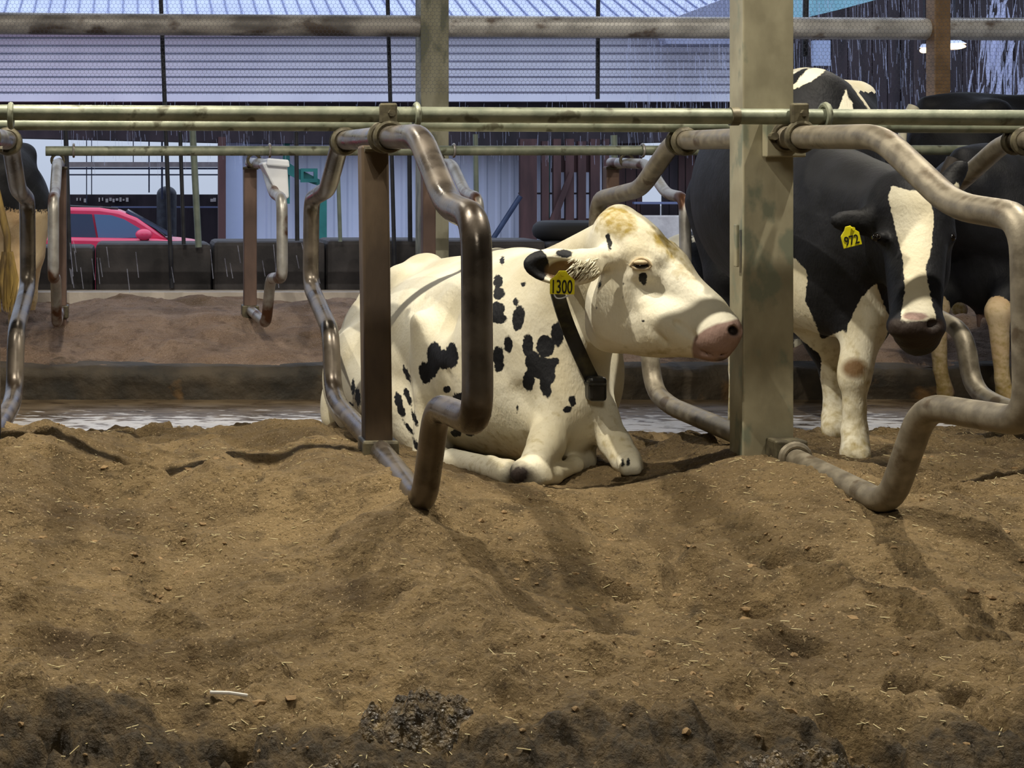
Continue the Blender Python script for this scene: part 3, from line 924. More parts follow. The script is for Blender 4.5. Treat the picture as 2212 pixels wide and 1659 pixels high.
# white ribbed wall below
Yw = 27.0
xa, xb = pxx(486, Yw), pxx(1330, Yw)
prof = []
x = xa
while x < xb:
    prof += [(x, 0), (x + .035, -.03), (x + .085, -.03), (x + .12, 0), (x + .235, 0)]
    x += .25
v = [(xx, Yw + d, -.75) for xx, d in prof] + [(xx, Yw + d, pz(306, Yw)) for xx, d in prof]
n = len(prof)
mb = MB().add(v, [(i, i + 1, n + i + 1, n + i) for i in range(n - 1)])
mb.box(xa, xb, Yw + .02, Yw + .2, -.75, pz(306, Yw))
mb.build('ribbed_wall', 'wallwhite', rb, smooth=False)
MB().box(pxx(487, 26.4), pxx(524, 26.4), 26.4, 26.6, -.75, pz(303, 26.4)).build('corner_panel', 'bluegrey', rb, smooth=False, bevel=.01)
MB().box(pxx(471, 26.2), pxx(487, 26.2), 26.1, 26.3, -.75, pz(296, 26.2)).build('timber_post', 'brownwood', rb, smooth=False)
# green trim
Yg = 26.5
MB().box(pxx(612, Yg), pxx(626, Yg), Yg, Yg + .08, pz(440, Yg), pz(308, Yg)).build('corner_trim', 'green', rb, smooth=False)
MB().box(pxx(690, Yg), pxx(706, Yg), Yg, Yg + .08, -.6, pz(400, Yg)).build('corner_trim', 'green', rb, smooth=False)
MB().prism([(pxx(x, Yg), pz(y, Yg)) for x, y in ((612, 345), (636, 360), (690, 388), (690, 402), (636, 384), (612, 372))], Yg - .06, Yg).build('brace', 'green', rb, smooth=False)
fr = MB()
for (a, b, c, d) in ((648, 364, 684, 371), (676, 371, 684, 386), (648, 386, 684, 394), (648, 371, 654, 386)):
    fr.box(pxx(a, Yg), pxx(c, Yg), Yg - .14, Yg - .07, pz(d, Yg), pz(b, Yg))
fr.build('small_window_frame', 'green', rb, smooth=False)

# grey gable roof at the right end of the shed
o = MB().prism([(pxx(x, 25.2), pz(y, 25.2)) for x, y in ((1425, 50), (1500, 22), (1572, -6), (1660, -40), (1660, 95), (1440, 95))], 25.2, 25.5).build('lean_to_roof', 'roof_grey', smooth=False)
tag(o, 'grey sloping roof end beside the top of the big column', 'roof')

# plank gate (dark brown boards with gaps)
gt = thing('plank_gate', (pxx(1215, 26), 26, -.75), 'dark brown plank gate with narrow gaps left of the cow head', 'gate')
Yp = 26.0
for a, b, yt in ((1124, 1160, 300), (1171, 1186, 305), (1196, 1212, 300), (1222, 1240, 300), (1249, 1266, 305), (1276, 1296, 300), (1304, 1316, 300)):
    MB().box(pxx(a, Yp), pxx(b, Yp), Yp, Yp + .1, -.75, pz(yt, Yp)).build('plank', 'brownwood', gt, smooth=False)
MB().box(pxx(1196, Yp), pxx(1300, Yp), Yp + .1, Yp + .16, pz(372, Yp), pz(318, Yp)).build('rail', 'brownwood', gt, smooth=False)
MB().box(pxx(1185, Yp), pxx(1300, Yp), Yp + .1, Yp + .16, -.5, pz(472, Yp)).build('rail', 'brownwood', gt, smooth=False)
MB().box(pxx(1124, Yp), pxx(1316, Yp), Yp + .1, Yp + .14, pz(420, Yp), pz(416, Yp)).build('rail', 'darkwood', gt, smooth=False)
MB().prism([(pxx(x, Yp), pz(y, Yp)) for x, y in ((1228, 372), (1238, 372), (1200, 480), (1184, 480))], Yp - .06, Yp).build('brace', 'brownwood', gt, smooth=False)
MB().box(pxx(1188, Yp), pxx(1195, Yp), Yp + .2, Yp + .26, -.75, pz(320, Yp)).build('edge_trim', 'green', gt, smooth=False)
o = MB().tube([P(1008, 604, 25.6), P(1124, 424, 25.6)], .045, 10).build('leaning_bar', 'navy', origin=P(1008, 604, 25.6))
tag(o, 'dark blue bar leaning against the white ribbed wall', 'bar')

# board wall right of the gate
gt = thing('board_wall', (pxx(1480, 27), 27, -.75), 'purplish wet board wall behind the cow 972 and the big column', 'wall')
rr = random.Random(5)
x = 1334
while x < 1720:
    wd = rr.uniform(13, 24)
    if not (1384 < x < 1424 and True):
        MB().box(pxx(x, 27), pxx(x + wd - 2.2, 27), 27 + rr.uniform(0, .05), 27.12, -.75, pz(296, 27)).build('board', 'darkwood' if rr.random() < .6 else 'brownwood', gt, smooth=False)
    x += wd
MB().box(pxx(1384, 27), pxx(1426, 27), 27.0, 27.1, -.75, pz(436, 27)).build('low_boards', 'darkwood', gt, smooth=False)
MB().box(pxx(1370, 26.7), pxx(1560, 26.7), 26.7, 26.8, pz(441, 26.7), pz(436, 26.7)).build('ledger', 'seam', gt, smooth=False)
o = MB().box(pxx(1376, 25.5), pxx(1720, 25.5), 25.5, 25.9, -.75, pz(466, 25.5)).build('low_concrete_wall', 'lip', smooth=False, bevel=.02)
tag(o, 'pale low concrete wall behind the cow forehead', 'wall')

# dark open barn to the right
db = thing('dark_barn', (14, 30, -.75), 'dark open barn in the rain at the upper right', 'building')
mb = MB()
x = pxx(1600, 30)
rr = random.Random(9)
while x < 30:
    wd = rr.uniform(.18, .4)
    mb.box(x, x + wd - .015, 30 + rr.uniform(0, .06), 30.2, -.75, 7.0); x += wd
mb.box(pxx(1600, 30), 30, 30.12, 30.3, -.75, 7.0)
mb.build('back_wall', 'darkwood', db, smooth=False)
MB().box(pxx(1752, 29), pxx(1789, 29), 28.9, 29, pz(143, 29), pz(88, 29)).build('window_pane', 'bluegrey', db, smooth=False)
for (a, b) in ((1968, 1978), (2108, 2122)):
    MB().box(pxx(a, 28), pxx(b, 28), 27.9, 28.1, -.75, 7).build('timber_post', 'darkwood', db, smooth=False)
MB().prism([(pxx(x, 24), pz(y, 24)) for x, y in ((1690, -60), (1960, -60), (1905, -4), (1800, 24), (1717, 44), (1690, 50))], 23.8, 24.0).build('roof_edge', 'teal', db, smooth=False)
MB().prism([(pxx(x, 28), pz(y, 28)) for x, y in ((2040, 228), (2110, 228), (2110, 240), (2040, 240))], 27.7, 27.9).build('sill_board', 'wallwhite', db, smooth=False)

for (x, y, rx, lb) in ((1996, 109, .075, 'small glowing lamp just left of the narrow brown column'), (2062, 101, .19, 'larger glowing lamp just right of the narrow brown column')):
    q = P(x, y, 27)
    rt = thing('fill_lamp', q, lb, 'lamp')
    MB().ball(q, (rx, rx, .05), 16, 8).build('bulb', 'far_lamp', rt)
    MB().tube([(q[0], q[1], q[2] + .05), (q[0], q[1], q[2] + .12)], [rx * 1.05, rx * .5], 16).build('shade', 'wallwhite', rt)
    MB().tube([(q[0], q[1], q[2] + .1), (q[0], q[1], q[2] + 3.5)], .012, 6).build('hanger', 'darkbar', rt)

# far field: dark board fence, cables and a frame seen under the shed roof
fn = thing('board_fence', (1.2, 36, -.75), 'dark fence with pale gaps behind the red car', 'fence')
mb = MB(); Yf = 36.0
mb.box(pxx(60, Yf), pxx(480, Yf), Yf, Yf + .1, -.75, pz(420, Yf))
mb.build('boards', 'darkwood', fn, smooth=False)
mb = MB()
rr = random.Random(4)
for x in (165, 172, 181, 213, 220, 228, 236, 243, 250, 258, 265, 272, 455, 461):
    MB().box(pxx(x, Yf - .1), pxx(x + rr.uniform(2, 6), Yf - .1), Yf - .12, Yf, pz(435 + rr.uniform(-2, 3), Yf), pz(428 + rr.uniform(-2, 2), Yf)).build('pale_batten', 'lip', fn, smooth=False)
MB().box(pxx(240, 35.5), pxx(478, 35.5), 35.5, 35.6, pz(449, 35.5), pz(446, 35.5)).build('top_rail', 'seam', fn, smooth=False)
tk = MB().ball(P(360, 420, 35), (.24, .24, .20), 20, 12)
tk.tube([(P(360, 420, 35)[0], 35, -.75), P(360, 420, 35)], .24, 20)
o = tk.build('round_tank', 'darkbar', origin=P(360, 420, 35))
tag(o, 'dark domed tank showing above the fence behind the car', 'tank')
fm = thing('yard_frame', P(300, 420, 30), 'thin dark frame of posts and cross bars standing behind the red car', 'frame')
for (a, b, c, d, m) in ((130, 350, 480, 361, 'lip'), (130, 362, 480, 366, 'navy'), (130, 376, 478, 379, 'navy')):
    MB().box(pxx(a, 30), pxx(c, 30), 30, 30.06, pz(d, 30), pz(b, 30)).build('cross_bar', m, fm, smooth=False)
for (x, y0, y1, wd) in ((187, 296, 440, 2), (198, 296, 420, 2), (288, 298, 352, 2), (322, 300, 416, 3), (350, 300, 430, 4)):
    MB().box(pxx(x - wd / 2, 30.1), pxx(x + wd / 2, 30.1), 30.08, 30.14, pz(y1, 30) if y1 > 420 else pz(y1, 30), pz(y0, 30)).build('upright', 'navy', fm, smooth=False)

# ------------------------------------------------------------------ the red car (seen over the blocks)
def car():
    Yc = 22.0
    r = thing('car', (pxx(200, Yc), Yc + .9, -.75), 'red car parked in the yard behind the concrete blocks', 'car')
    def pts(l): return [(pxx(x, Yc), pz(y, Yc)) for x, y in l]
    body = pts([(-180, 520), (-176, 590), (-160, 650), (-100, 668), (420, 668), (462, 650), (474, 610), (474, 560), (468, 540), (452, 531), (425, 525), (395, 521), (364, 519), (340, 516), (120, 512), (-150, 512)])
    MB().prism(body, Yc, Yc + 1.8).build('body', 'carred', r, bevel=.05)
    cab = pts([(-165, 520), (-140, 470), (-60, 452), (40, 447), (150, 448), (215, 449), (258, 456), (296, 471), (330, 493), (366, 520)])
    MB().prism(cab, Yc + .14, Yc + 1.66).build('cabin', 'carred', r, bevel=.05)
    MB().prism(pts([(120, 516), (120, 466), (150, 462), (198, 463), (208, 515)]), Yc + .10, Yc + .16).build('rear_side_window', 'carglass', r, smooth=False)
    MB().prism(pts([(212, 515), (203, 463), (240, 465), (268, 474), (302, 494), (316, 506), (306, 514)]), Yc + .10, Yc + .16).build('front_side_window', 'carglass_sky', r, smooth=False)
    # windscreen
    a = [(pxx(x, Yc), pz(y, Yc)) for x, y in ((276, 459), (372, 517))]
    v = [(a[0][0], Yc + .22, a[0][1] + .03), (a[1][0] + .02, Yc + .12, a[1][1] + .05), (a[1][0] + .02, Yc + 1.7, a[1][1] + .05), (a[0][0], Yc + 1.58, a[0][1] + .03)]
    v += [(x - .03, y, z - .03) for x, y, z in v]
    MB().add(v, [(0, 1, 2, 3), (7, 6, 5, 4), (0, 4, 5, 1), (1, 5, 6, 2), (2, 6, 7, 3), (3, 7, 4, 0)]).build('windscreen', 'carglass', r, smooth=False)
    MB().ball((pxx(311, Yc), Yc - .10, pz(506, Yc)), (.13, .10, .085), 16, 10).build('door_mirror', 'carred', r)
    MB().box(pxx(302, Yc), pxx(322, Yc), Yc - .12, Yc + .16, pz(518, Yc), pz(512, Yc)).build('mirror_foot', 'black_plastic', r, smooth=False, bevel=.01)
    MB().tube([(pxx(-60, Yc), Yc + .28, pz(447, Yc)), (pxx(60, Yc), Yc + .28, pz(442, Yc)), (pxx(255, Yc), Yc + .28, pz(451, Yc))], .02, 8).build('roof_rail', 'black_plastic', r)
    MB().box(pxx(190, Yc), pxx(205, Yc), Yc - .02, Yc + .0, pz(545, Yc), pz(540, Yc)).build('door_handle', 'carred', r, smooth=False, bevel=.008)
    for x in (-90, 380):
        for yy in (Yc + .02, Yc + 1.58):
            c = (pxx(x, Yc), yy + .1, -.75 + .34)
            wl = MB().tube([(c[0], yy - .04, c[2]), (c[0], yy + .2, c[2])], .34, 28).build('wheel', 'tyre', r)
            MB().tube([(c[0], yy - .05, c[2]), (c[0], yy + .1, c[2])], .2, 20).build('rim', 'rim', wl)
car()

# ------------------------------------------------------------------ rain falling in the yard
def rain():
    m = bpy.data.materials.new('rain water'); m.use_nodes = True
    nt = m.node_tree; b = nt.nodes['Principled BSDF']
    b.inputs['Base Color'].default_value = lin((206, 212, 240)); b.inputs['Roughness'].default_value = 0.3
    b.inputs['Alpha'].default_value = 0.22
    rr = random.Random(12)
    mb = MB()
    def streak(x, y, z, L, wd, sl):
        mb.add([(x - wd, y, z), (x + wd, y, z), (x, y + wd, z), (x - wd + sl, y, z - L), (x + wd + sl, y, z - L), (x + sl, y + wd, z - L)],
               [(0, 3, 4, 1), (1, 4, 5, 2), (2, 5, 3, 0)])
    for i in range(1150):
        Y = rr.uniform(11.8, 23.5)
        x = pxx(rr.uniform(1350, 2330), Y); z = pz(rr.uniform(-80, 300), Y)
        streak(x, Y, z, rr.uniform(.08, .4), rr.uniform(.0012, .0045) * Y / 16, rr.uniform(-.01, .03))
    for i in range(420):
        Y = rr.uniform(11.8, 20)
        x = pxx(rr.uniform(120, 1500), Y); z = pz(rr.uniform(205, 330), Y)
        streak(x, Y, z, rr.uniform(.06, .25), rr.uniform(.0012, .003) * Y / 16, rr.uniform(-.01, .02))
    for i in range(26):
        streak(pxx(rr.uniform(150, 700), 10.6), 10.6 + rr.uniform(0, .2), pz(rr.uniform(515, 590), 10.6), rr.uniform(.08, .22), .003, .02)
    o = mb.build('rain', m, smooth=False); tag(o, 'streaks of falling rain in front of the dark barn', 'rain', kind='stuff')
    # water pouring off the roof
    mb = MB()
    for i in range(95):
        Y = 18 + rr.uniform(-.3, .3)
        t = rr.random() ** .8
        xc = 2160 - 6 * t + rr.gauss(0, 1) * (12 + 20 * t)
        y0 = -60 + 260 * t
        L = rr.uniform(.15, .6)
        sl = rr.uniform(-.10, .04)
        x, z = pxx(xc, Y), pz(y0, Y)
        wd = rr.uniform(.006, .02)
        mb.tube([(x, Y, z), (x + sl * .5, Y, z - L * .5), (x + sl, Y, z - L)], [wd * .4, wd, wd * .3], 6)
    m2 = m.copy(); m2.name = 'pouring water'; m2.node_tree.nodes['Principled BSDF'].inputs['Alpha'].default_value = 0.42
    o = mb.build('pouring_water', m2); tag(o, 'white water pouring off a roof at the top right corner', 'water', kind='stuff')
rain()
# ------------------------------------------------------------------ text on tags
def text_mesh(s, m, parent, center, width, height, tilt=0.0, name='number'):
    cu = bpy.data.curves.new(name, 'FONT'); cu.body = s; cu.size = 1; cu.align_x = 'CENTER'; cu.align_y = 'CENTER'
    cu.extrude = 0.01; cu.offset = 0.012
    t = bpy.data.objects.new('tmp', cu); COL.objects.link(t)
    dg = bpy.context.evaluated_depsgraph_get(); dg.update()
    me = bpy.data.meshes.new_from_object(t.evaluated_get(dg))
    COL.objects.unlink(t); bpy.data.objects.remove(t)
    co = np.array([v.co[:] for v in me.vertices])
    mn, mx = co.min(0), co.max(0)
    co -= (mn + mx) / 2
    co[:, 0] *= width / (mx[0] - mn[0]); co[:, 1] *= height / (mx[1] - mn[1]); co[:, 2] *= .05
    ct, st = math.cos(tilt), math.sin(tilt)
    x = co[:, 0] * ct - co[:, 1] * st; y = co[:, 0] * st + co[:, 1] * ct
    W = np.stack([center[0] + x, center[1] - co[:, 2], center[2] + y], 1) - np.array(wloc(parent))
    me.vertices.foreach_set('co', W.astype(np.float32).ravel()); me.update()
    me.materials.clear(); me.materials.append(M[m])
    o = link(bpy.data.objects.new(name, me)); o.parent = parent
    return o

def ear_tag(root, c, w_, h, number, nw, nh, tilt=0.0, dy=0.0):
    """yellow plastic tag: tapered neck on top, rounded plate"""
    ct, st = math.cos(tilt), math.sin(tilt)
    out = [(-.5, -.5), (.5, -.5), (.5, .18), (.26, .42), (.14, .62), (-.14, .62), (-.26, .42), (-.5, .18)]
    poly = []
    for u, v in out:
        x, z = u * w_, v * h
        poly.append((c[0] + x * ct - z * st, c[2] + x * st + z * ct))
    t = MB().prism(poly, c[1], c[1] + .004).build('ear_tag', 'yellow', root, smooth=False, bevel=.0015)
    tag(t, 'yellow ear tag numbered ' + number)
    MB().tube([(c[0] - st * h * -.5, c[1] - .004, c[2] + h * .46), (c[0], c[1] + .02, c[2] + h * .46)], .006, 10).build('stud', 'yellow', t)
    text_mesh(number, 'ink', t, (c[0] + st * h * .14, c[1] - .0012, c[2] - h * .14 * ct), nw, nh, tilt)
    return t

def ribbon(pts, wdirs, wid, th):
    mb = MB(); v = []; n = len(pts)
    for i in range(n):
        p = Vector(pts[i]); wv = Vector(wdirs[i]).normalized()
        t = (Vector(pts[min(i + 1, n - 1)]) - Vector(pts[max(i - 1, 0)])).normalized()
        nn = t.cross(wv).normalized()
        v += [p + wv * wid / 2 + nn * th, p - wv * wid / 2 + nn * th, p - wv * wid / 2 - nn * th, p + wv * wid / 2 - nn * th]
    f = [(i * 4 + k, i * 4 + (k + 1) % 4, (i + 1) * 4 + (k + 1) % 4, (i + 1) * 4 + k) for i in range(n - 1) for k in range(4)]
    f += [(3, 2, 1, 0), (n * 4 - 4, n * 4 - 3, n * 4 - 2, n * 4 - 1)]
    return mb.add(v, f)

def clip01(a): return np.clip(a, 0, 1)

# ------------------------------------------------------------------ the white spotted cow lying in the stall
def lying_cow():
    root = thing('cow', (1.3, 5.5, .28), 'white cow with small black spots lying on the sand, ear tag 1300', 'cow')
    S = SDF((.66, 4.25, .10), (2.0, 6.95, 1.36), .0068)
    th = math.radians(9)
    R = (0, 0, th)
    # trunk
    S.ell(P(1005, 775, 5.68), (.345, .66, .365), .05, R)
    S.ell(P(1112, 770, 5.22), (.270, .38, .365), .10, R)
    S.ell(P(870, 755, 6.30), (.265, .36, .300), .10, R)
    S.cone(P(1150, 600, 5.15), P(1075, 590, 5.5), .085, .075, .10)
    S.cone(P(1075, 588, 5.5), P(905, 592, 6.25), .060, .055, .09)
    S.cone(P(905, 592, 6.25), P(820, 640, 6.62), .055, .05, .08)
    S.cone(P(858, 598, 6.12), P(930, 580, 6.2), .045, .05, .08)          # hook bones
    S.cone(P(885, 605, 6.05), P(905, 690, 5.95), .05, .06, .08)
    S.ell(P(1190, 860, 5.0), (.165, .24, .225), .09, R)                    # brisket
    S.ell(P(1165, 790, 5.02), (.165, .2, .26), .07, R)                     # near shoulder
    S.ell(P(1255, 800, 5.2), (.14, .2, .24), .07)                         # far shoulder
    # thigh and hind leg
    S.ell(P(818, 830, 6.03), (.205, .36, .265), .045, (0, 0, math.radians(14)))
    S.cone(P(820, 840, 6.0), P(905, 880, 5.48), .19, .125, .03)
    S.cone(P(905, 880, 5.52), P(925, 965, 5.42), .10, .075, .05)
    S.cone(P(915, 930, 5.42), P(800, 960, 6.05), .085, .06, .05)
    S.chain([P(812, 965, 6.05), P(965, 992, 5.15), P(1060, 1010, 4.85), P(1098, 1022, 4.74)], [.055, .042, .036, .046], .03)
    S.chain([P(795, 640, 6.66), P(742, 730, 6.60), P(712, 850, 6.40), P(716, 905, 6.32)], [.04, .03, .03, .034], .05)   # tail
    S.ell(P(716, 885, 6.33), (.046, .05, .115), .03, (0, math.radians(-6), 0))
    # stifle fold, flank hollow, fold against the belly
    S.chain([P(915, 700, 5.335), P(925, 850, 5.315), P(917, 990, 5.31)], [.050, .048, .045], .04)
    S.ell(P(962, 650, 5.19), (.075, .07, .11), .08, sub=True)
    S.cone(P(952, 815, 5.135), P(946, 975, 5.17), .022, .024, .05, sub=True)
    S.cone(P(1040, 620, 5.09), P(1020, 870, 4.985), .012, .012, .08, sub=True)
    # neck
    S.cone(P(1140, 700, 5.08), P(1285, 615, 4.84), .205, .120, .08)
    S.cone(P(1130, 640, 5.12), P(1305, 530, 4.72), .105, .075, .07)
    S.cone(P(1258, 725, 4.84), P(1212, 850, 4.97), .085, .12, .07)
    S.cone(P(1300, 700, 4.78), P(1250, 800, 4.9), .05, .06, .06)         # throat fold
    # near fore leg folded on the ground
    S.ell(P(1192, 880, 4.885), (.074, .11, .16), .035)
    S.chain([P(1195, 885, 4.86), P(1180, 960, 4.74), P(1146, 1018, 4.60)], [.078, .058, .044], .04)
    S.ell(P(1130, 1022, 4.59), (.040, .05, .040), .025)
    S.cone(P(1120, 850, 4.835), P(1112, 965, 4.80), .022, .022, .05, sub=True)
    S.cone(P(1238, 890, 4.715), P(1232, 990, 4.66), .016, .014, .03, sub=True)
    S.chain([P(1140, 1028, 4.58), P(1195, 1026, 4.66), P(1240, 1004, 4.80), P(1262, 1000, 4.90)], [.042, .028, .026, .032], .02)
    # far fore leg stretched forward
    S.cone(P(1258, 840, 5.02), P(1292, 900, 4.86), .085, .060, .05)
    S.chain([P(1290, 895, 4.86), P(1330, 960, 4.78), P(1352, 995, 4.72)], [.060, .050, .046], .03)
    S.cone(P(1352, 992, 4.72), P(1362, 1006, 4.66), .044, .040, .02)
    S.cone(P(1366, 990, 4.66), P(1372, 1012, 4.60), .026, .022, .012)
    S.cone(P(1350, 994, 4.65), P(1352, 1014, 4.60), .026, .022, .012)
    S.cone(P(1255, 900, 4.98), P(1262, 985, 4.92), .045, .035, .04)
    # ---- head
    S.ell(P(1352, 535, 4.62), (.112, .098, .100), .05, (0, math.radians(40), 0))
    S.cone(P(1337, 474, 4.64), P(1358, 520, 4.63), .048, .075, .05)
    S.ell(P(1318, 492, 4.60), (.035, .05, .04), .04)
    S.cone(P(1352, 535, 4.62), P(1425, 585, 4.61), .086, .088, .05)
    S.cone(P(1462, 568, 4.69), P(1440, 545, 4.68), .040, .04, .04)         # far brow
    S.cone(P(1425, 605, 4.60), P(1552, 703, 4.46), .086, .056, .06)        # nose bridge
    S.cone(P(1455, 615, 4.55), P(1530, 668, 4.49), .05, .04, .05)
    S.ell(P(1340, 655, 4.60), (.108, .070, .140), .06, (0, math.radians(12), 0))
    S.ell(P(1325, 665, 4.545), (.07, .03, .10), .04, (0, math.radians(15), 0))    # masseter
    S.cone(P(1315, 715, 4.62), P(1420, 725, 4.54), .062, .058, .05)
    S.cone(P(1400, 722, 4.55), P(1545, 748, 4.45), .062, .038, .04)       # lower jaw
    S.ell(P(1455, 705, 4.50), (.10, .055, .058), .05, (0, math.radians(24), 0))   # cheek
    S.cone(P(1390, 655, 4.53), P(1480, 680, 4.48), .022, .018, .035)               # facial crest
    S.ell(P(1548, 722, 4.42), (.064, .058, .064), .04, (0, math.radians(30), 0))  # muzzle
    S.ell(P(1570, 708, 4.40), (.040, .052, .034), .03, (0, math.radians(38), 0))
    S.ell(P(1538, 764, 4.44), (.044, .036, .020), .02)                            # chin
    S.cone(P(1370, 548, 4.535), P(1412, 556, 4.535), .034, .032, .03)     # brow
    S.ell(P(1388, 571, 4.510), (.036, .026, .024), .012)                  # lids over the eye
    S.ell(P(1392, 592, 4.52), (.045, .025, .020), .02)
    S.ell(P(1386, 572, 4.474), (.026, .012, .011), .006, sub=True)
    S.cone(P(1460, 698, 4.452), P(1502, 728, 4.418), .009, .008, .012, sub=True)
    S.cone(P(1400, 702, 4.465), P(1440, 738, 4.465), .005, .005, .014, sub=True)
    S.cone(P(1455, 754, 4.44), P(1560, 764, 4.40), .004, .006, .008, sub=True)    # mouth line
    S.ell(P(1583, 714, 4.362), (.017, .022, .013), .008, (0, math.radians(30), 0), sub=True)
    # ear
    S.cone(P(1312, 556, 4.55), P(1262, 562, 4.49), .036, .034, .03)
    S.ell(P(1215, 577, 4.470), (.126, .030, .058), .03, (math.radians(-12), math.radians(5), math.radians(6)))
    S.ell(P(1204, 584, 4.430), (.098, .034, .040), .008, (math.radians(-12), math.radians(5), math.radians(6)), sub=True)
    V, Q = S.mesh()
    V = smooth_mesh(V, Q, 2, .5)
    px, py = PX(V)
    e = lambda *a: ('e',) + a
    spots = [e(1076, 609, 10, 15), e(1078, 634, 12, 14), e(1074, 668, 17, 16), e(1078, 688, 17, 11), e(1120, 688, 13, 28, .12), e(1114, 652, 6, 9), e(1098, 745, 9, 19),
             e(1076, 770, 13, 22), e(1078, 790, 11, 14), e(1063, 801, 3, 4), e(1140, 747, 12, 26), e(1204, 722, 14, 28), e(1178, 748, 20, 24), e(1150, 778, 16, 22), e(1170, 795, 32, 24),
             e(1142, 822, 13, 22), e(1178, 835, 12, 24, -.25), e(1199, 781, 9, 9), e(1188, 812, 12, 16), e(1147, 602, 18, 17), e(1138, 592, 8, 12), e(1128, 590, 3, 12), e(1085, 563, 5, 9), e(1131, 614, 5, 6),
             e(939, 772, 17, 34), e(918, 806, 13, 24, -.2), e(930, 798, 14, 20), e(976, 768, 14, 28), e(960, 785, 12, 14), e(958, 765, 10, 10), e(879, 808, 5, 19, -.4), e(861, 866, 8, 20, -.2), e(866, 886, 8, 16, -.4),
             e(878, 850, 6, 13, -.3), e(884, 864, 5, 12, -.3), e(896, 904, 5, 17, -.3), e(883, 925, 4, 17, -.6), e(901, 964, 5, 20, -.45), e(763, 840, 4, 18), e(773, 858, 6, 20, -.1), e(755, 877, 9, 8, .5), e(738, 868, 4, 4), e(785, 898, 7, 5, .4),
             e(966, 841, 8, 8), e(1002, 912, 26, 22), e(985, 936, 12, 8), e(1016, 926, 14, 17), e(1030, 870, 18, 34), e(1052, 851, 8, 13), e(1050, 897, 10, 9), e(1050, 727, 4, 9), e(1117, 882, 3, 8), e(985, 880, 12, 30), e(1000, 865, 20, 18),
             e(1016, 650, 14, 20), e(1226, 884, 9, 8), e(1236, 866, 8, 12), e(1316, 523, 5.5, 18, -.13), e(1312, 511, 5, 6), e(1389, 600, 9, 12), e(1390, 610, 6, 9), e(1296, 614, 4, 9, .35), e(1346, 642, 1.6, 5), e(1289, 665, 2.5, 2.5), e(1390, 693, 3, 2),
             e(1345, 1000, 3.5, 8), e(1357, 998, 3.5, 8), e(1347, 615, 2, 3), e(1100, 985, 2, 2)]
    patch = coat_field(V, spots)
    earm = (V[:, 1] < 4.56) & (px < 1300)
    eard = np.maximum(ell2(px, py, (1155, 574), (31, 38)), np.maximum(ell2(px, py, (1218, 548), (18, 9)), ell2(px, py, (1205, 600), (20, 9), .3)))
    patch = np.where(earm, np.maximum(patch, eard), patch)
    pink = np.where(V[:, 1] < 4.62, clip01(.55 + poly2(px, py, [(1494, 752), (1500, 728), (1520, 712), (1548, 700), (1575, 693), (1605, 684), (1625, 760), (1585, 800), (1500, 790)]) / 14), 0)
    brown = np.where(earm, clip01(ell2(px, py, (1222, 586), (52, 30), .05) / 10) * .95, 0)
    brown = np.maximum(brown, np.where(V[:, 1] < 4.56, clip01(ell2(px, py, (1403, 583), (13, 6), .7) / 5) * .55, 0))
    brown = np.maximum(brown, np.where(V[:, 1] < 4.6, clip01(ell2(px, py, (1308, 555), (18, 8), .3) / 8) * .6, 0))
    dark = np.where(V[:, 1] < 4.56, clip01(.5 + ell2(px, py, (1583, 714), (13, 10), .5) / 6), 0)
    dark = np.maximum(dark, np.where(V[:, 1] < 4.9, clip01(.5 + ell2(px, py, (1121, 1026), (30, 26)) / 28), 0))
    dark = np.maximum(dark, np.where(V[:, 1] < 4.6, clip01(.5 + ell2(px, py, (1570, 780), (22, 7), .1) / 8) * .8, 0))
    dirt = np.zeros(len(V))
    for (x, y, rx, ry, s, a, yl) in ((1332, 478, 54, 38, .74, .2, 4.9), (1440, 528, 50, 22, .74, .8, 4.9), (1478, 585, 26, 22, .5, .7, 4.9), (1275, 585, 30, 26, .4, 0, 4.7), (1310, 550, 30, 30, .2, 0, 4.7), (1100, 960, 90, 40, .32, 0, 5.3),
                               (1040, 1005, 70, 26, .34, 0, 5.4), (1330, 930, 70, 70, .30, 0, 5.1), (1420, 760, 100, 14, .45, 0, 4.7), (1050, 560, 120, 24, .12, 0, 6), (1180, 890, 40, 100, .2, 0, 5.2), (860, 930, 60, 60, .12, 0, 6.2)):
        dirt = np.maximum(dirt, np.where(V[:, 1] < yl, clip01(.5 + ell2(px, py, (x, y), (rx, ry), a) / 25) * s, 0))
    np_mesh('body', V, Q, 'coat', root, attrs=dict(patch=patch, pink=pink, brown=brown, dark=dark, dirt=dirt))
    fd = lambda x, y, r=8: front_depth(px, py, V, (x, y), r)
    # eye between the drooping lids
    yy = fd(1385, 578, 5) or 4.48
    MB().ball(P(1386, 574, yy + .006), (.023, .014, .0105), 20, 12).build('eye', 'eye', root)
    def arc(l, r, off=.0):
        q = []
        for x, y in l:
            q.append(P(x, y, (fd(x, y, 7) or yy) - off))
        return MB().tube(fillet(q, .012, 5), r if not isinstance(r, list) else r[0], 8)
    lid = arc([(1361, 574), (1370, 563), (1384, 557), (1397, 561), (1407, 573)], .0055, .001)
    lid.ball(P(1384, 567, yy - .001), (.0225, .010, .0085), 16, 8)
    lid.build('upper_eyelid', 'lid', root)
    arc([(1361, 574), (1374, 581), (1388, 583), (1400, 580), (1407, 573)], .0045, .0).build('lower_eyelid', 'lid', root)
    # tag, collar
    ye = min(fd(1212, 605, 14) or 4.45, fd(1215, 590, 14) or 4.45)
    ear_tag(root, P(1215, 613, ye - .016), .075, .064, '1300', .060, .042, math.radians(-1))
    path = [(1204, 606), (1203, 628), (1210, 655), (1221, 690), (1235, 725), (1250, 760), (1266, 795), (1280, 822)]
    pts, wd = [], []
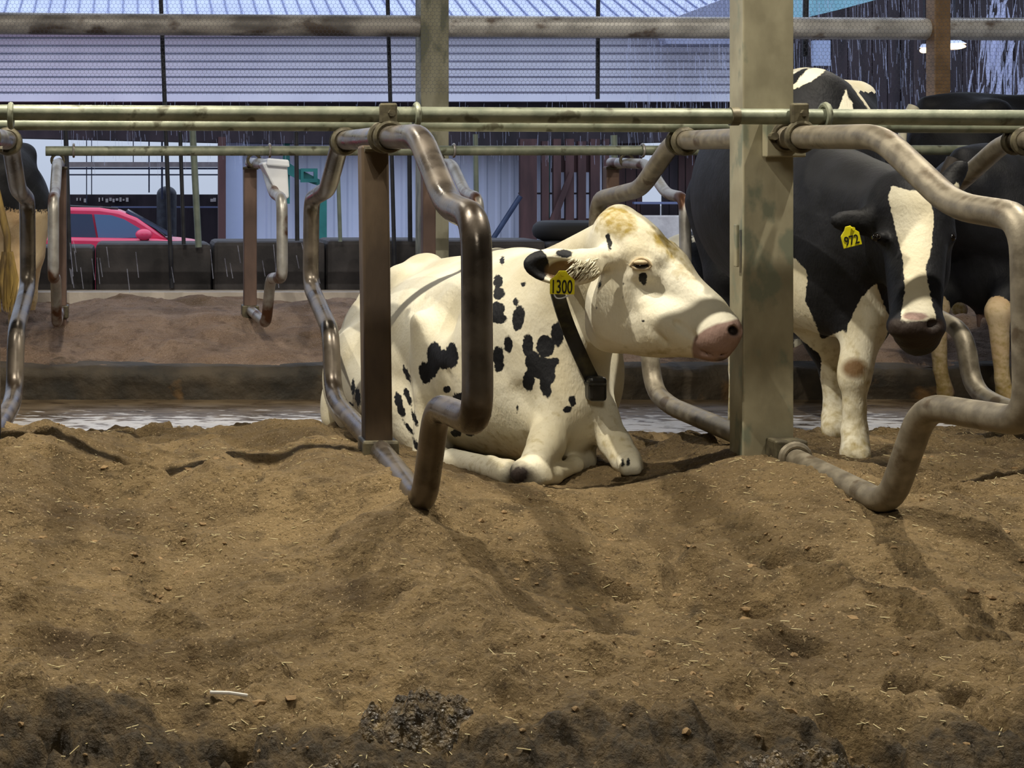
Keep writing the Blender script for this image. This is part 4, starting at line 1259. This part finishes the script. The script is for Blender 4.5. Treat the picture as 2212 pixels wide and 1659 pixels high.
    for i, (x, y) in enumerate(path):
        d = fd(x, y, 12)
        pts.append(P(x, y, (d if d else 4.75) - .012))
    ys = [p[1] for p in pts]
    for _ in range(3): ys = [ys[0]] + [min(ys[i], (ys[i - 1] + ys[i + 1]) / 2) for i in range(1, len(ys) - 1)] + [ys[-1]]
    pts = [P(x, y, yv) for (x, y), yv in zip(path, ys)]
    pb = [P(1292, 850, 4.86), P(1290, 830, 5.02), P(1285, 760, 5.12), P(1272, 690, 5.14), P(1250, 610, 5.06), P(1222, 575, 4.92), P(1208, 590, ys[0] + .05)]
    full = [Vector(p) for p in pts] + [Vector(p) for p in pb] + [Vector(pts[0])]
    full = fillet(full, .05, 4)
    axis = (Vector(pts[-1]) - Vector(pts[0])).cross(Vector((0, 1, 0))).normalized()
    wds = [axis] * len(full)
    col = ribbon(full, wds, .046, .0035).build('collar', 'strap', root)
    yb = pts[-1][1]
    tb = MB()
    c = P(1287, 836, yb - .012)
    tb.box(c[0] - .030, c[0] + .030, c[1] - .028, c[1] + .028, c[2] - .044, c[2] + .036)
    t = tb.build('transponder', 'black_plastic', col, smooth=False, bevel=.012)
    MB().box(c[0] - .033, c[0] + .026, c[1] - .031, c[1] + .031, c[2] + .006, c[2] + .016).build('band', 'strap', col, smooth=False, bevel=.003)
    p0, p1, p2, p3 = [P(x, y, ye - .012) for x, y in ((1196, 632), (1200, 644), (1212, 645), (1230, 638))]
    MB().tube(fillet([p0, p1, p2, p3], .01, 4), .0022, 8).build('white_cord', 'white_plastic', col)
    # ear hair tufts
    rr = random.Random(2)
    hb = MB()
    for i in range(70):
        x0, y0 = 1255 + rr.uniform(-18, 40), 572 + rr.uniform(-14, 16)
        d0 = fd(x0, y0, 7)
        if d0 is None: continue
        a = P(x0, y0, d0 + .003); b = P(x0 - rr.uniform(4, 22), y0 + rr.uniform(4, 22), d0 - rr.uniform(.008, .022))
        m_ = [(a[k] + b[k]) / 2 for k in range(3)]; m_[1] -= .006
        hb.tube([a, m_, b], [.0022, .0018, .0005], 5)
    hb.build('ear_hair', 'hair_white', root)
    tag(root.children[0], None)
lying_cow()

# ------------------------------------------------------------------ cow 972 facing the camera
def cow972():
    root = thing('cow', (2.6, 5.9, .2), 'black cow with white face blaze and yellow ear tag 972 standing behind the big column', 'cow')
    S = SDF((1.95, 4.25, .05), (3.75, 7.45, 1.85), .0125)
    th = math.radians(-15)
    R = (0, 0, th)
    S.ell(P(1668, 420, 5.92), (.305, .66, .40), .05, R)
    S.ell(P(1738, 430, 5.58), (.265, .27, .415), .10, R)
    S.ell(P(1640, 400, 6.70), (.27, .36, .38), .10, R)
    S.ell(P(1788, 345, 5.66), (.185, .24, .31), .08, R)
    S.cone(P(1752, 205, 5.54), P(1690, 235, 6.2), .097, .07, .12)
    S.cone(P(1690, 235, 6.2), P(1655, 240, 6.85), .07, .07, .10)
    S.ell(P(1795, 590, 5.06), (.15, .22, .22), .10)
    S.ell(P(1700, 560, 5.25), (.12, .2, .24), .08)
    S.ell(P(1860, 510, 5.2), (.11, .2, .26), .08)
    S.cone(P(1772, 425, 5.25), P(1945, 455, 4.74), .200, .125, .08)
    S.cone(P(1800, 520, 5.05), P(1950, 540, 4.74), .13, .10, .08)
    # head
    S.ell(P(1972, 445, 4.68), (.105, .10, .095), .05)
    S.cone(P(1970, 418, 4.70), P(1974, 470, 4.66), .07, .10, .04)
    S.cone(P(1975, 485, 4.64), P(1978, 688, 4.43), .096, .070, .05)
    S.ell(P(1976, 512, 4.63), (.118, .065, .05), .04)
    S.ell(P(1980, 575, 4.70), (.095, .10, .14), .05)
    S.cone(P(1980, 640, 4.62), P(1982, 728, 4.47), .075, .060, .04)
    S.ell(P(1978, 706, 4.40), (.086, .062, .048), .03)
    S.ell(P(1981, 735, 4.43), (.062, .05, .030), .02)
    for sx in (-1, 1):
        S.ell(P(1978 + 34 * sx, 700, 4.355), (.020, .018, .014), .008, sub=True)
        S.ell(P(1975 + 74 * sx, 512, 4.585), (.020, .030, .022), .02)
    # ears
    S.cone(P(1912, 468, 4.70), P(1880, 474, 4.70), .036, .034, .03)
    S.ell(P(1850, 480, 4.700), (.088, .026, .042), .03, (0, math.radians(4), 0))
    S.cone(P(2030, 425, 4.72), P(2044, 405, 4.73), .034, .034, .03)
    S.ell(P(2058, 383, 4.74), (.072, .024, .036), .03, (0, math.radians(-52), 0))
    # legs
    S.cone(P(1862, 560, 5.0), P(1868, 690, 4.92), .125, .078, .08)
    S.chain([P(1868, 690, 4.92), P(1850, 785, 4.87), P(1845, 815, 4.86)], [.074, .050, .048], .04)
    S.chain([P(1845, 812, 4.86), P(1846, 880, 4.86), P(1846, 930, 4.86)], [.044, .034, .040], .03)
    S.cone(P(1846, 930, 4.86), P(1848, 962, 4.82), .040, .042, .02)
    S.cone(P(1838, 962, 4.84), P(1836, 982, 4.80), .030, .034, .012)
    S.cone(P(1858, 962, 4.84), P(1860, 985, 4.78), .030, .032, .012)
    S.cone(P(1705, 590, 5.3), P(1785, 742, 5.26), .115, .062, .07)
    S.chain([P(1785, 742, 5.26), P(1800, 800, 5.26), P(1806, 880, 5.26), P(1806, 905, 5.25)], [.060, .046, .040, .046], .04)
    S.cone(P(1806, 905, 5.25), P(1805, 926, 5.2), .046, .050, .02)
    # hind legs
    for dx in (0, .46):
        def T(x, y, Y): 
            p = P(x, y, Y); return (p[0] + dx, p[1], p[2])
        S.cone(T(1560, 440, 6.75), T(1576, 600, 6.62), .16, .10, .08)
        S.chain([T(1576, 600, 6.62), T(1592, 700, 6.95), T(1592, 800, 6.86), T(1594, 930, 6.84)], [.095, .055, .036, .046], .05)
    S.ell((2.93, 6.6, .72), (.2, .24, .17), .06)
    V, Q = S.mesh(); V = smooth_mesh(V, Q, 2, .5)
    px, py = PX(V)
    white = [('p', [(1925, 400), (1965, 412), (2004, 412), (2018, 470), (2012, 540), (1999, 580), (2010, 640), (2024, 694), (1943, 700), (1955, 625), (1950, 560), (1933, 490), (1919, 430)], 4.95, 4.2),
             ('p', [(1893, 612), (1906, 650), (1925, 690), (1905, 760), (1900, 1010), (1780, 1010), (1822, 760), (1832, 700), (1862, 640)], 5.3, 4.68),
             ('p', [(1690, 540), (1722, 562), (1745, 590), (1740, 650), (1775, 733), (1822, 712), (1835, 735), (1835, 1000), (1760, 1000), (1775, 770), (1690, 700)], 5.9, 4.72),
             ('p', [(1690, 195), (1718, 180), (1745, 148), (1795, 140), (1765, 168), (1720, 192)], .3), ('p', [(1705, 165), (1722, 145), (1738, 128), (1775, 124), (1752, 136)], .5),
             ('p', [(1834, 178), (1850, 190), (1875, 212), (1905, 246), (1884, 248), (1860, 215)], .4), ('p', [(1800, 262), (1828, 192), (1834, 215), (1843, 222), (1842, 262)], .3), ('p', [(2060, 400), (2070, 392), (2076, 418), (2058, 415)], .2)]
    patch = -coat_field(V, white)
    patch = np.where((V[:, 2] < .55) & (V[:, 1] > 6.2), -20, patch)
    pink = np.where(V[:, 1] < 4.6, clip01(.5 + ell2(px, py, (1976, 683), (30, 10)) / 8) * .9, 0)
    brown = np.where(V[:, 1] < 5.1, clip01(.5 + ell2(px, py, (1846, 796), (30, 24)) / 16) * .8, 0)
    dirt = np.where(V[:, 2] < .95, clip01((.95 - V[:, 2]) * 1.2) * .55 + .12, 0)
    dark = np.where(V[:, 1] < 4.6, clip01(.5 + np.maximum(ell2(px, py, (1978, 724), (66, 32)), np.maximum(ell2(px, py, (1936, 702), (24, 14)), ell2(px, py, (2018, 702), (24, 14)))) / 6), 0)
    np_mesh('body', V, Q, 'coat', root, attrs=dict(patch=patch, pink=pink, brown=brown, dirt=dirt, dark=dark))
    for sx in (-1, 1):
        c = P(1975 + 78 * sx, 513, 4.562)
        MB().ball((c[0] + .004 * sx, c[1] + .004, c[2]), (.014, .016, .013), 14, 8).build('eye', 'eye', root)
    d = front_depth(px, py, V, (1840, 492), 12) or 4.67
    ear_tag(root, P(1838, 513, d - .03), .060, .060, '972', .046, .030, math.radians(14))
    a = P(1655, 250, 7.06)
    tl = MB().tube([a, (a[0] + .03, a[1] + .13, a[2] - .1), (a[0] + .04, a[1] + .14, .75)], [.035, .028, .02], 12).build('tail', 'darkbar', root)
    MB().tube([(a[0] + .04, a[1] + .14, .78), (a[0] + .04, a[1] + .15, .62), (a[0] + .04, a[1] + .15, .42)], [.02, .045, .008], 12).build('tail_switch', 'hair_white', tl)
cow972()

# ------------------------------------------------------------------ other cows
def standing_cow(loc, rotz, label, patchf, coat='coat', scale=1.0, h=.016, hair='hair_white', head_low=False, dirtf=None, tail_shift=0.0, tail=True, tailm=None):
    root = thing('cow', loc, label, 'cow')
    S = SDF((-1.15, -.5, -.03), (1.75, .5, 1.62), h)
    S.ell((0, 0, .98), (.66, .33, .38), .05)
    S.ell((.46, 0, .97), (.36, .27, .39), .10)
    S.ell((-.56, 0, 1.08), (.34, .27, .30), .10)
    S.ell((-.52, 0, 1.17), (.32, .285, .23), .08)
    S.cone((-.78, 0, 1.36), (.5, 0, 1.37), .05, .06, .10)
    for s in (-1, 1):
        S.ell((-.45, .20 * s, 1.32), (.09, .07, .06), .07)
        S.ell((-.80, .11 * s, 1.22), (.07, .06, .06), .06)
        S.cone((.5, .17 * s, .95), (.52, .17 * s, .68), .13, .085, .07)
        S.chain([(.52, .17 * s, .68), (.50, .16 * s, .42), (.50, .16 * s, .38)], [.08, .052, .05], .05)
        S.chain([(.50, .16 * s, .40), (.50, .16 * s, .14), (.53, .16 * s, .05)], [.044, .034, .05], .03)
        S.cone((-.58, .17 * s, 1.0), (-.48, .18 * s, .74), .20, .13, .08)
        S.cone((-.50, .18 * s, .76), (-.74, .17 * s, .52), .12, .06, .06)
        S.chain([(-.74, .17 * s, .52), (-.70, .17 * s, .16), (-.66, .17 * s, .04)], [.055, .036, .052], .04)
    S.ell((-.40, 0, .62), (.22, .19, .17), .07)
    S.ell((-.58, 0, .72), (.13, .16, .2), .06)
    for sx in (-.48, -.30):
        for s in (-1, 1):
            S.cone((sx, .08 * s, .48), (sx, .085 * s, .41), .018, .013, .02)
    hz = .95 if head_low else 1.38
    S.cone((.6, 0, 1.12), (1.05, 0, hz - .05), .22, .13, .10)
    S.ell((1.15, 0, hz), (.13, .11, .11), .05)
    S.cone((1.15, 0, hz), (1.42, 0, hz - .30), .10, .065, .05)
    S.ell((1.42, 0, hz - .31), (.07, .075, .07), .03)
    for s in (-1, 1):
        S.ell((1.06, .19 * s, hz + .02), (.03, .10, .045), .03)
    V, Q = S.mesh(); V = smooth_mesh(V, Q, 2, .5)
    n1 = fbm(V[:, 0] * 1.0 + V[:, 2] * .6, V[:, 1] + V[:, 2], 3.0, 2, 7)
    patch = patchf(V, n1)
    zero = np.zeros(len(V))
    pink = clip01((.72 - V[:, 2]) * 6) * clip01((V[:, 0] + .75) * 8) * clip01((-.12 - V[:, 0]) * 8) * clip01((.25 - np.abs(V[:, 1])) * 20) * .8
    dirt = clip01((.75 - V[:, 2]) * 1.3) * .6 + .1
    brown = zero if dirtf is None else dirtf(V)
    c, s_ = math.cos(rotz), math.sin(rotz)
    def W(p):
        p = np.atleast_2d(np.array(p, float)) * scale
        return np.stack([p[:, 0] * c - p[:, 1] * s_ + loc[0], p[:, 0] * s_ + p[:, 1] * c + loc[1], p[:, 2] + loc[2]], 1)
    np_mesh('body', W(V), Q, coat, root, attrs=dict(patch=patch, pink=pink, dirt=dirt, brown=brown, dark=zero))
    for s in (-1, 1):
        e_ = W((1.20, .105 * s, hz - .02))[0]
        MB().ball(tuple(e_), .02, 10, 8).build('eye', 'eye', root)
    if tail:
        tp = [W(p)[0] for p in ((-.86, 0, 1.34), (-.93, tail_shift * .3, 1.22), (-.95, tail_shift, .85), (-.94, tail_shift, .72))]
        tl = MB().tube([tuple(p) for p in tp], [.04, .03, .022, .022], 12).build('tail', tailm or hair, root)
        rr = random.Random(3)
        hb = MB()
        for i in range(60):
            a = rr.uniform(0, 6.28); q = rr.uniform(0, .028)
            o1 = (q * math.cos(a), q * math.sin(a)); k = rr.uniform(1.6, 2.6)
            p = [(-.94 + o1[0], tail_shift + o1[1], .76), (-.945 + o1[0] * k, tail_shift + o1[1] * k, .60), (-.945 + o1[0] * k * .7, tail_shift + o1[1] * k * .7, .42 + rr.uniform(0, .10))]
            hb.tube([tuple(W(x)[0]) for x in p], [.010, .011, .002], 5)
        hb.build('tail_switch', hair, tl)
    return root

# tan-legged cow at the left edge, seen from behind
standing_cow((-.89, 9.62, .05), math.radians(90), 'cow seen from behind at the left edge, black rump over tan legs', lambda V, n: (V[:, 2] - 1.06 + .10 * n + .25 * np.clip(-V[:, 1], -.2, .2)) * 120 * np.where(V[:, 0] < -.2, 1, 1), 'coat_tan', 1.06, hair='hair_gold', head_low=True, tail_shift=-.14)
# cow at the right edge, udder and tail toward the alley
standing_cow((5.42, 8.70, .0), math.radians(30), 'black cow at the right edge showing pale udder, teats and brown tail', lambda V, n: (V[:, 2] - np.interp(V[:, 0], [-.95, -.88, -.8, -.70, 2], [.98, .86, .70, .50, .47]) + .06 * n) * 140, 'coat_tan', 1.04, hair='hair_brown', tailm='hair_dark', head_low=True, tail_shift=.10)
# black cow behind it in the far row
standing_cow((6.34, 10.12, .36), 0, 'black cow in the far row, its dark back above the right end of the rails', lambda V, n: (V[:, 2] - .55 + .2 * n) * 100, 'coat', 1.07, h=.022)
# cow behind 972
standing_cow((3.84, 8.36, .02), math.radians(66), 'black cow with pale hip seen from behind, past the shoulder of cow 972', lambda V, n: np.where((V[:, 2] > 1.33) & (V[:, 0] < -.25), -30, np.where((V[:, 0] > .15) & (V[:, 2] > .9), (n - .2) * 80, (.16 - np.abs(n + .02)) * 60 + 6 + 20 * np.sign(.055 - 0))), 'coat', 1.29, h=.022, head_low=True)

# black and white cow lying in the far row, behind the white cow's head
def far_lying():
    root = thing('cow', (4.0, 9.5, .36), 'black and white cow lying in the far row, behind the muzzle of the white cow', 'cow')
    S = SDF((3.0, 8.55, .1), (5.4, 10.7, 1.3), .022)
    S.ell(P(1580, 618, 9.87), (.50, .36, .36), .05)
    S.ell(P(1500, 600, 9.92), (.26, .3, .31), .08)
    S.ell(P(1690, 630, 9.77), (.36, .30, .33), .08)
    S.cone(P(1460, 545, 9.92), P(1640, 560, 9.82), .07, .07, .12)
    S.ell(P(1500, 640, 9.72), (.24, .24, .24), .06)
    S.cone(P(1735, 560, 9.72), P(1810, 500, 9.62), .17, .11, .08)
    S.ell(P(1815, 500, 9.57), (.11, .11, .10), .04)
    S.cone(P(1815, 505, 9.52), P(1830, 560, 9.32), .09, .06, .04)
    S.chain([P(1690, 690, 9.52), P(1660, 735, 9.22), P(1725, 745, 9.08)], [.09, .06, .045], .04)
    S.chain([P(1760, 690, 9.52), P(1740, 725, 9.32), P(1770, 742, 9.12)], [.09, .06, .045], .04)
    V, Q = S.mesh(); V = smooth_mesh(V, Q, 2, .5)
    px, py = PX(V)
    white = [('p', [(1425, 480), (1482, 478), (1480, 548), (1440, 560), (1420, 540)], .5), ('p', [(1495, 508), (1530, 524), (1535, 532), (1495, 522)], .4), ('p', [(1555, 598), (1566, 592), (1580, 610), (1580, 680), (1562, 650)], .5), ('p', [(1715, 732), (1790, 732), (1790, 760), (1715, 760)], .5)]
    patch = -coat_field(V, white)
    z = np.zeros(len(V))
    np_mesh('body', V, Q, 'coat', root, attrs=dict(patch=patch, pink=z, brown=z, dark=z, dirt=z))
far_lying()
# ------------------------------------------------------------------ litter on the bedding
def surf(x, y):
    return float(sand_z(np.array([[x]]), np.array([[y]]))[0, 0])

def scatter(name, n, region, size, m, label, kindfn, seed):
    rr = np.random.RandomState(seed)
    x0, x1, y0, y1 = region
    X = rr.uniform(x0, x1, n); Y = y0 + (y1 - y0) * rr.uniform(0, 1, n) ** kindfn
    keep = (X > (-60 - CX) * Y / F) & (X < (2290 - CX) * Y / F)
    X, Y = X[keep], Y[keep]
    Z = sand_z(X[None, :], Y[None, :])[0]
    return X, Y, Z, rr

def clods():
    X, Y, Z, rr = scatter('sand_clods', 9000, (-1, 4.5, 2.1, 6.5), None, 'clod', '', 1.5, 21)
    dens = fbm(X, Y, 1.9, 2, 201)
    k = dens + rr.uniform(-.3, .3, len(X)) - (Y - 2.4) * .10 > .0
    # keep away from the cow and the posts
    k &= ~((X > .75) & (X < 1.95) & (Y > 4.45))
    X, Y, Z = X[k], Y[k], Z[k]
    n = len(X)
    t = (1 + 5 ** .5) / 2
    base = np.array([(-1, t, 0), (1, t, 0), (-1, -t, 0), (1, -t, 0), (0, -1, t), (0, 1, t), (0, -1, -t), (0, 1, -t), (t, 0, -1), (t, 0, 1), (-t, 0, -1), (-t, 0, 1)]) / 1.9
    fc = np.array([(0, 11, 5), (0, 5, 1), (0, 1, 7), (0, 7, 10), (0, 10, 11), (1, 5, 9), (5, 11, 4), (11, 10, 2), (10, 7, 6), (7, 1, 8), (3, 9, 4), (3, 4, 2), (3, 2, 6), (3, 6, 8), (3, 8, 9), (4, 9, 5), (2, 4, 11), (6, 2, 10), (8, 6, 7), (9, 8, 1)])
    s = .003 + .0075 * rr.uniform(0, 1, n) ** 3
    V = base[None] * s[:, None, None] * (1 + rr.uniform(-.5, .4, (n, 12, 1))) * np.array([1.3, 1.0, .65])
    V = V + np.stack([X, Y, Z - s * .1], 1)[:, None, :]
    Q = (fc[None] + (np.arange(n) * 12)[:, None, None]).reshape(-1, 3)
    o = np_mesh('sand_clods', V.reshape(-1, 3), Q, 'clod')
    o.data.polygons.foreach_set('use_smooth', np.zeros(len(Q), bool))
    tag(o, 'small loose clods scattered over the front sand bed', 'sand', kind='stuff')
clods()

def chaff():
    X, Y, Z, rr = scatter('straw', 10500, (-1, 4.5, 2.1, 6.4), None, 'chaff', '', 1.3, 33)
    dens = fbm(X, Y, 1.5, 2, 222)
    k = dens + rr.uniform(-.4, .4, len(X)) > .0
    k &= ~((X > .75) & (X < 1.95) & (Y > 4.45))
    X, Y, Z = X[k], Y[k], Z[k]; n = len(X)
    L = .003 + .010 * rr.uniform(0, 1, n) ** 2; a = rr.uniform(0, math.pi, n); t = rr.uniform(-.25, .25, n)
    dx, dy = np.cos(a) * L, np.sin(a) * L
    wx, wy = -np.sin(a) * .0011, np.cos(a) * .0011
    A = np.stack([X - dx, Y - dy, Z + .003 - t * L], 1); B = np.stack([X + dx, Y + dy, Z + .003 + t * L], 1)
    Wd = np.stack([wx, wy, np.zeros(n)], 1); U = np.array([0, 0, .0018])
    V = np.stack([A + Wd, A - Wd, A + U, B + Wd, B - Wd, B + U], 1).reshape(-1, 3)
    base = (np.arange(n) * 6)[:, None]
    Q = np.concatenate([base + np.array([0, 3, 4, 1]), base + np.array([1, 4, 5, 2]), base + np.array([2, 5, 3, 0])])
    o = np_mesh('chopped_straw', V, Q, 'chaff')
    tag(o, 'pale bits of chopped straw mixed into the front sand', 'straw', kind='stuff')
chaff()

# wet manure lumps along the front curb
def lump(cx, cy, rx, ry, rz, seed, label, n=190):
    u = np.linspace(0, 2 * np.pi, n, endpoint=False); r = np.linspace(0.0, 1.0, n // 2)
    Rr, U = np.meshgrid(r, u, indexing='ij')
    edge = 1 + .28 * vnoise(np.cos(U) * 1.6 + seed, np.sin(U) * 1.6, seed)
    X = cx + np.cos(U) * Rr * rx * edge; Y = cy + np.sin(U) * Rr * ry * edge
    prof = np.cos(np.clip(Rr, 0, 1) * math.pi / 2) ** .8
    Z = sand_z(X, Y) + prof * rz * (1 + .5 * fbm(X, Y, 10, 2, seed)) + (fbm(X, Y, 26, 3, seed + 5) * .034 + fbm(X, Y, 70, 2, seed + 8) * .012) * prof ** .5 - .008
    nr, nu = Rr.shape
    V = np.stack([X.ravel(), Y.ravel(), Z.ravel()], 1)
    i = (np.arange(nr - 1)[:, None] * nu + np.arange(nu)[None, :]).ravel()
    j = (np.arange(nr - 1)[:, None] * nu + ((np.arange(nu) + 1) % nu)[None, :]).ravel()
    Q = np.stack([i, i + nu, j + nu, j], 1)
    o = np_mesh('manure_pile', V, Q, 'manure', origin=(cx, cy, float(Z[0, 0])))
    tag(o, label, 'manure', None)
    return o
lump(.492, 2.515, .105, .075, .042, 4, 'tallest glistening dark manure pile at the bottom centre', 240)
lump(.40, 2.30, .16, .08, .030, 9, 'low wet manure pat left of the tallest pile at the bottom edge')
lump(.60, 2.28, .16, .07, .024, 15, 'low wet manure pat right of the tallest pile at the bottom edge')
lump(1.12, 2.34, .20, .08, .022, 23, 'flat dark manure patch toward the bottom right corner')

a = (.1385, 2.62); b = (.206, 2.63)
za, zb = surf(*a), surf(*b)
o = MB().tube([(a[0], a[1], za + .008), ((a[0] + b[0]) / 2, 2.622, (za + zb) / 2 + .012), (b[0], b[1], zb + .010)], .0032, 8).build('straw_stick', 'twig', origin=(a[0], a[1], za))
tag(o, 'thin white straw lying on the sand at the bottom left', 'stick')
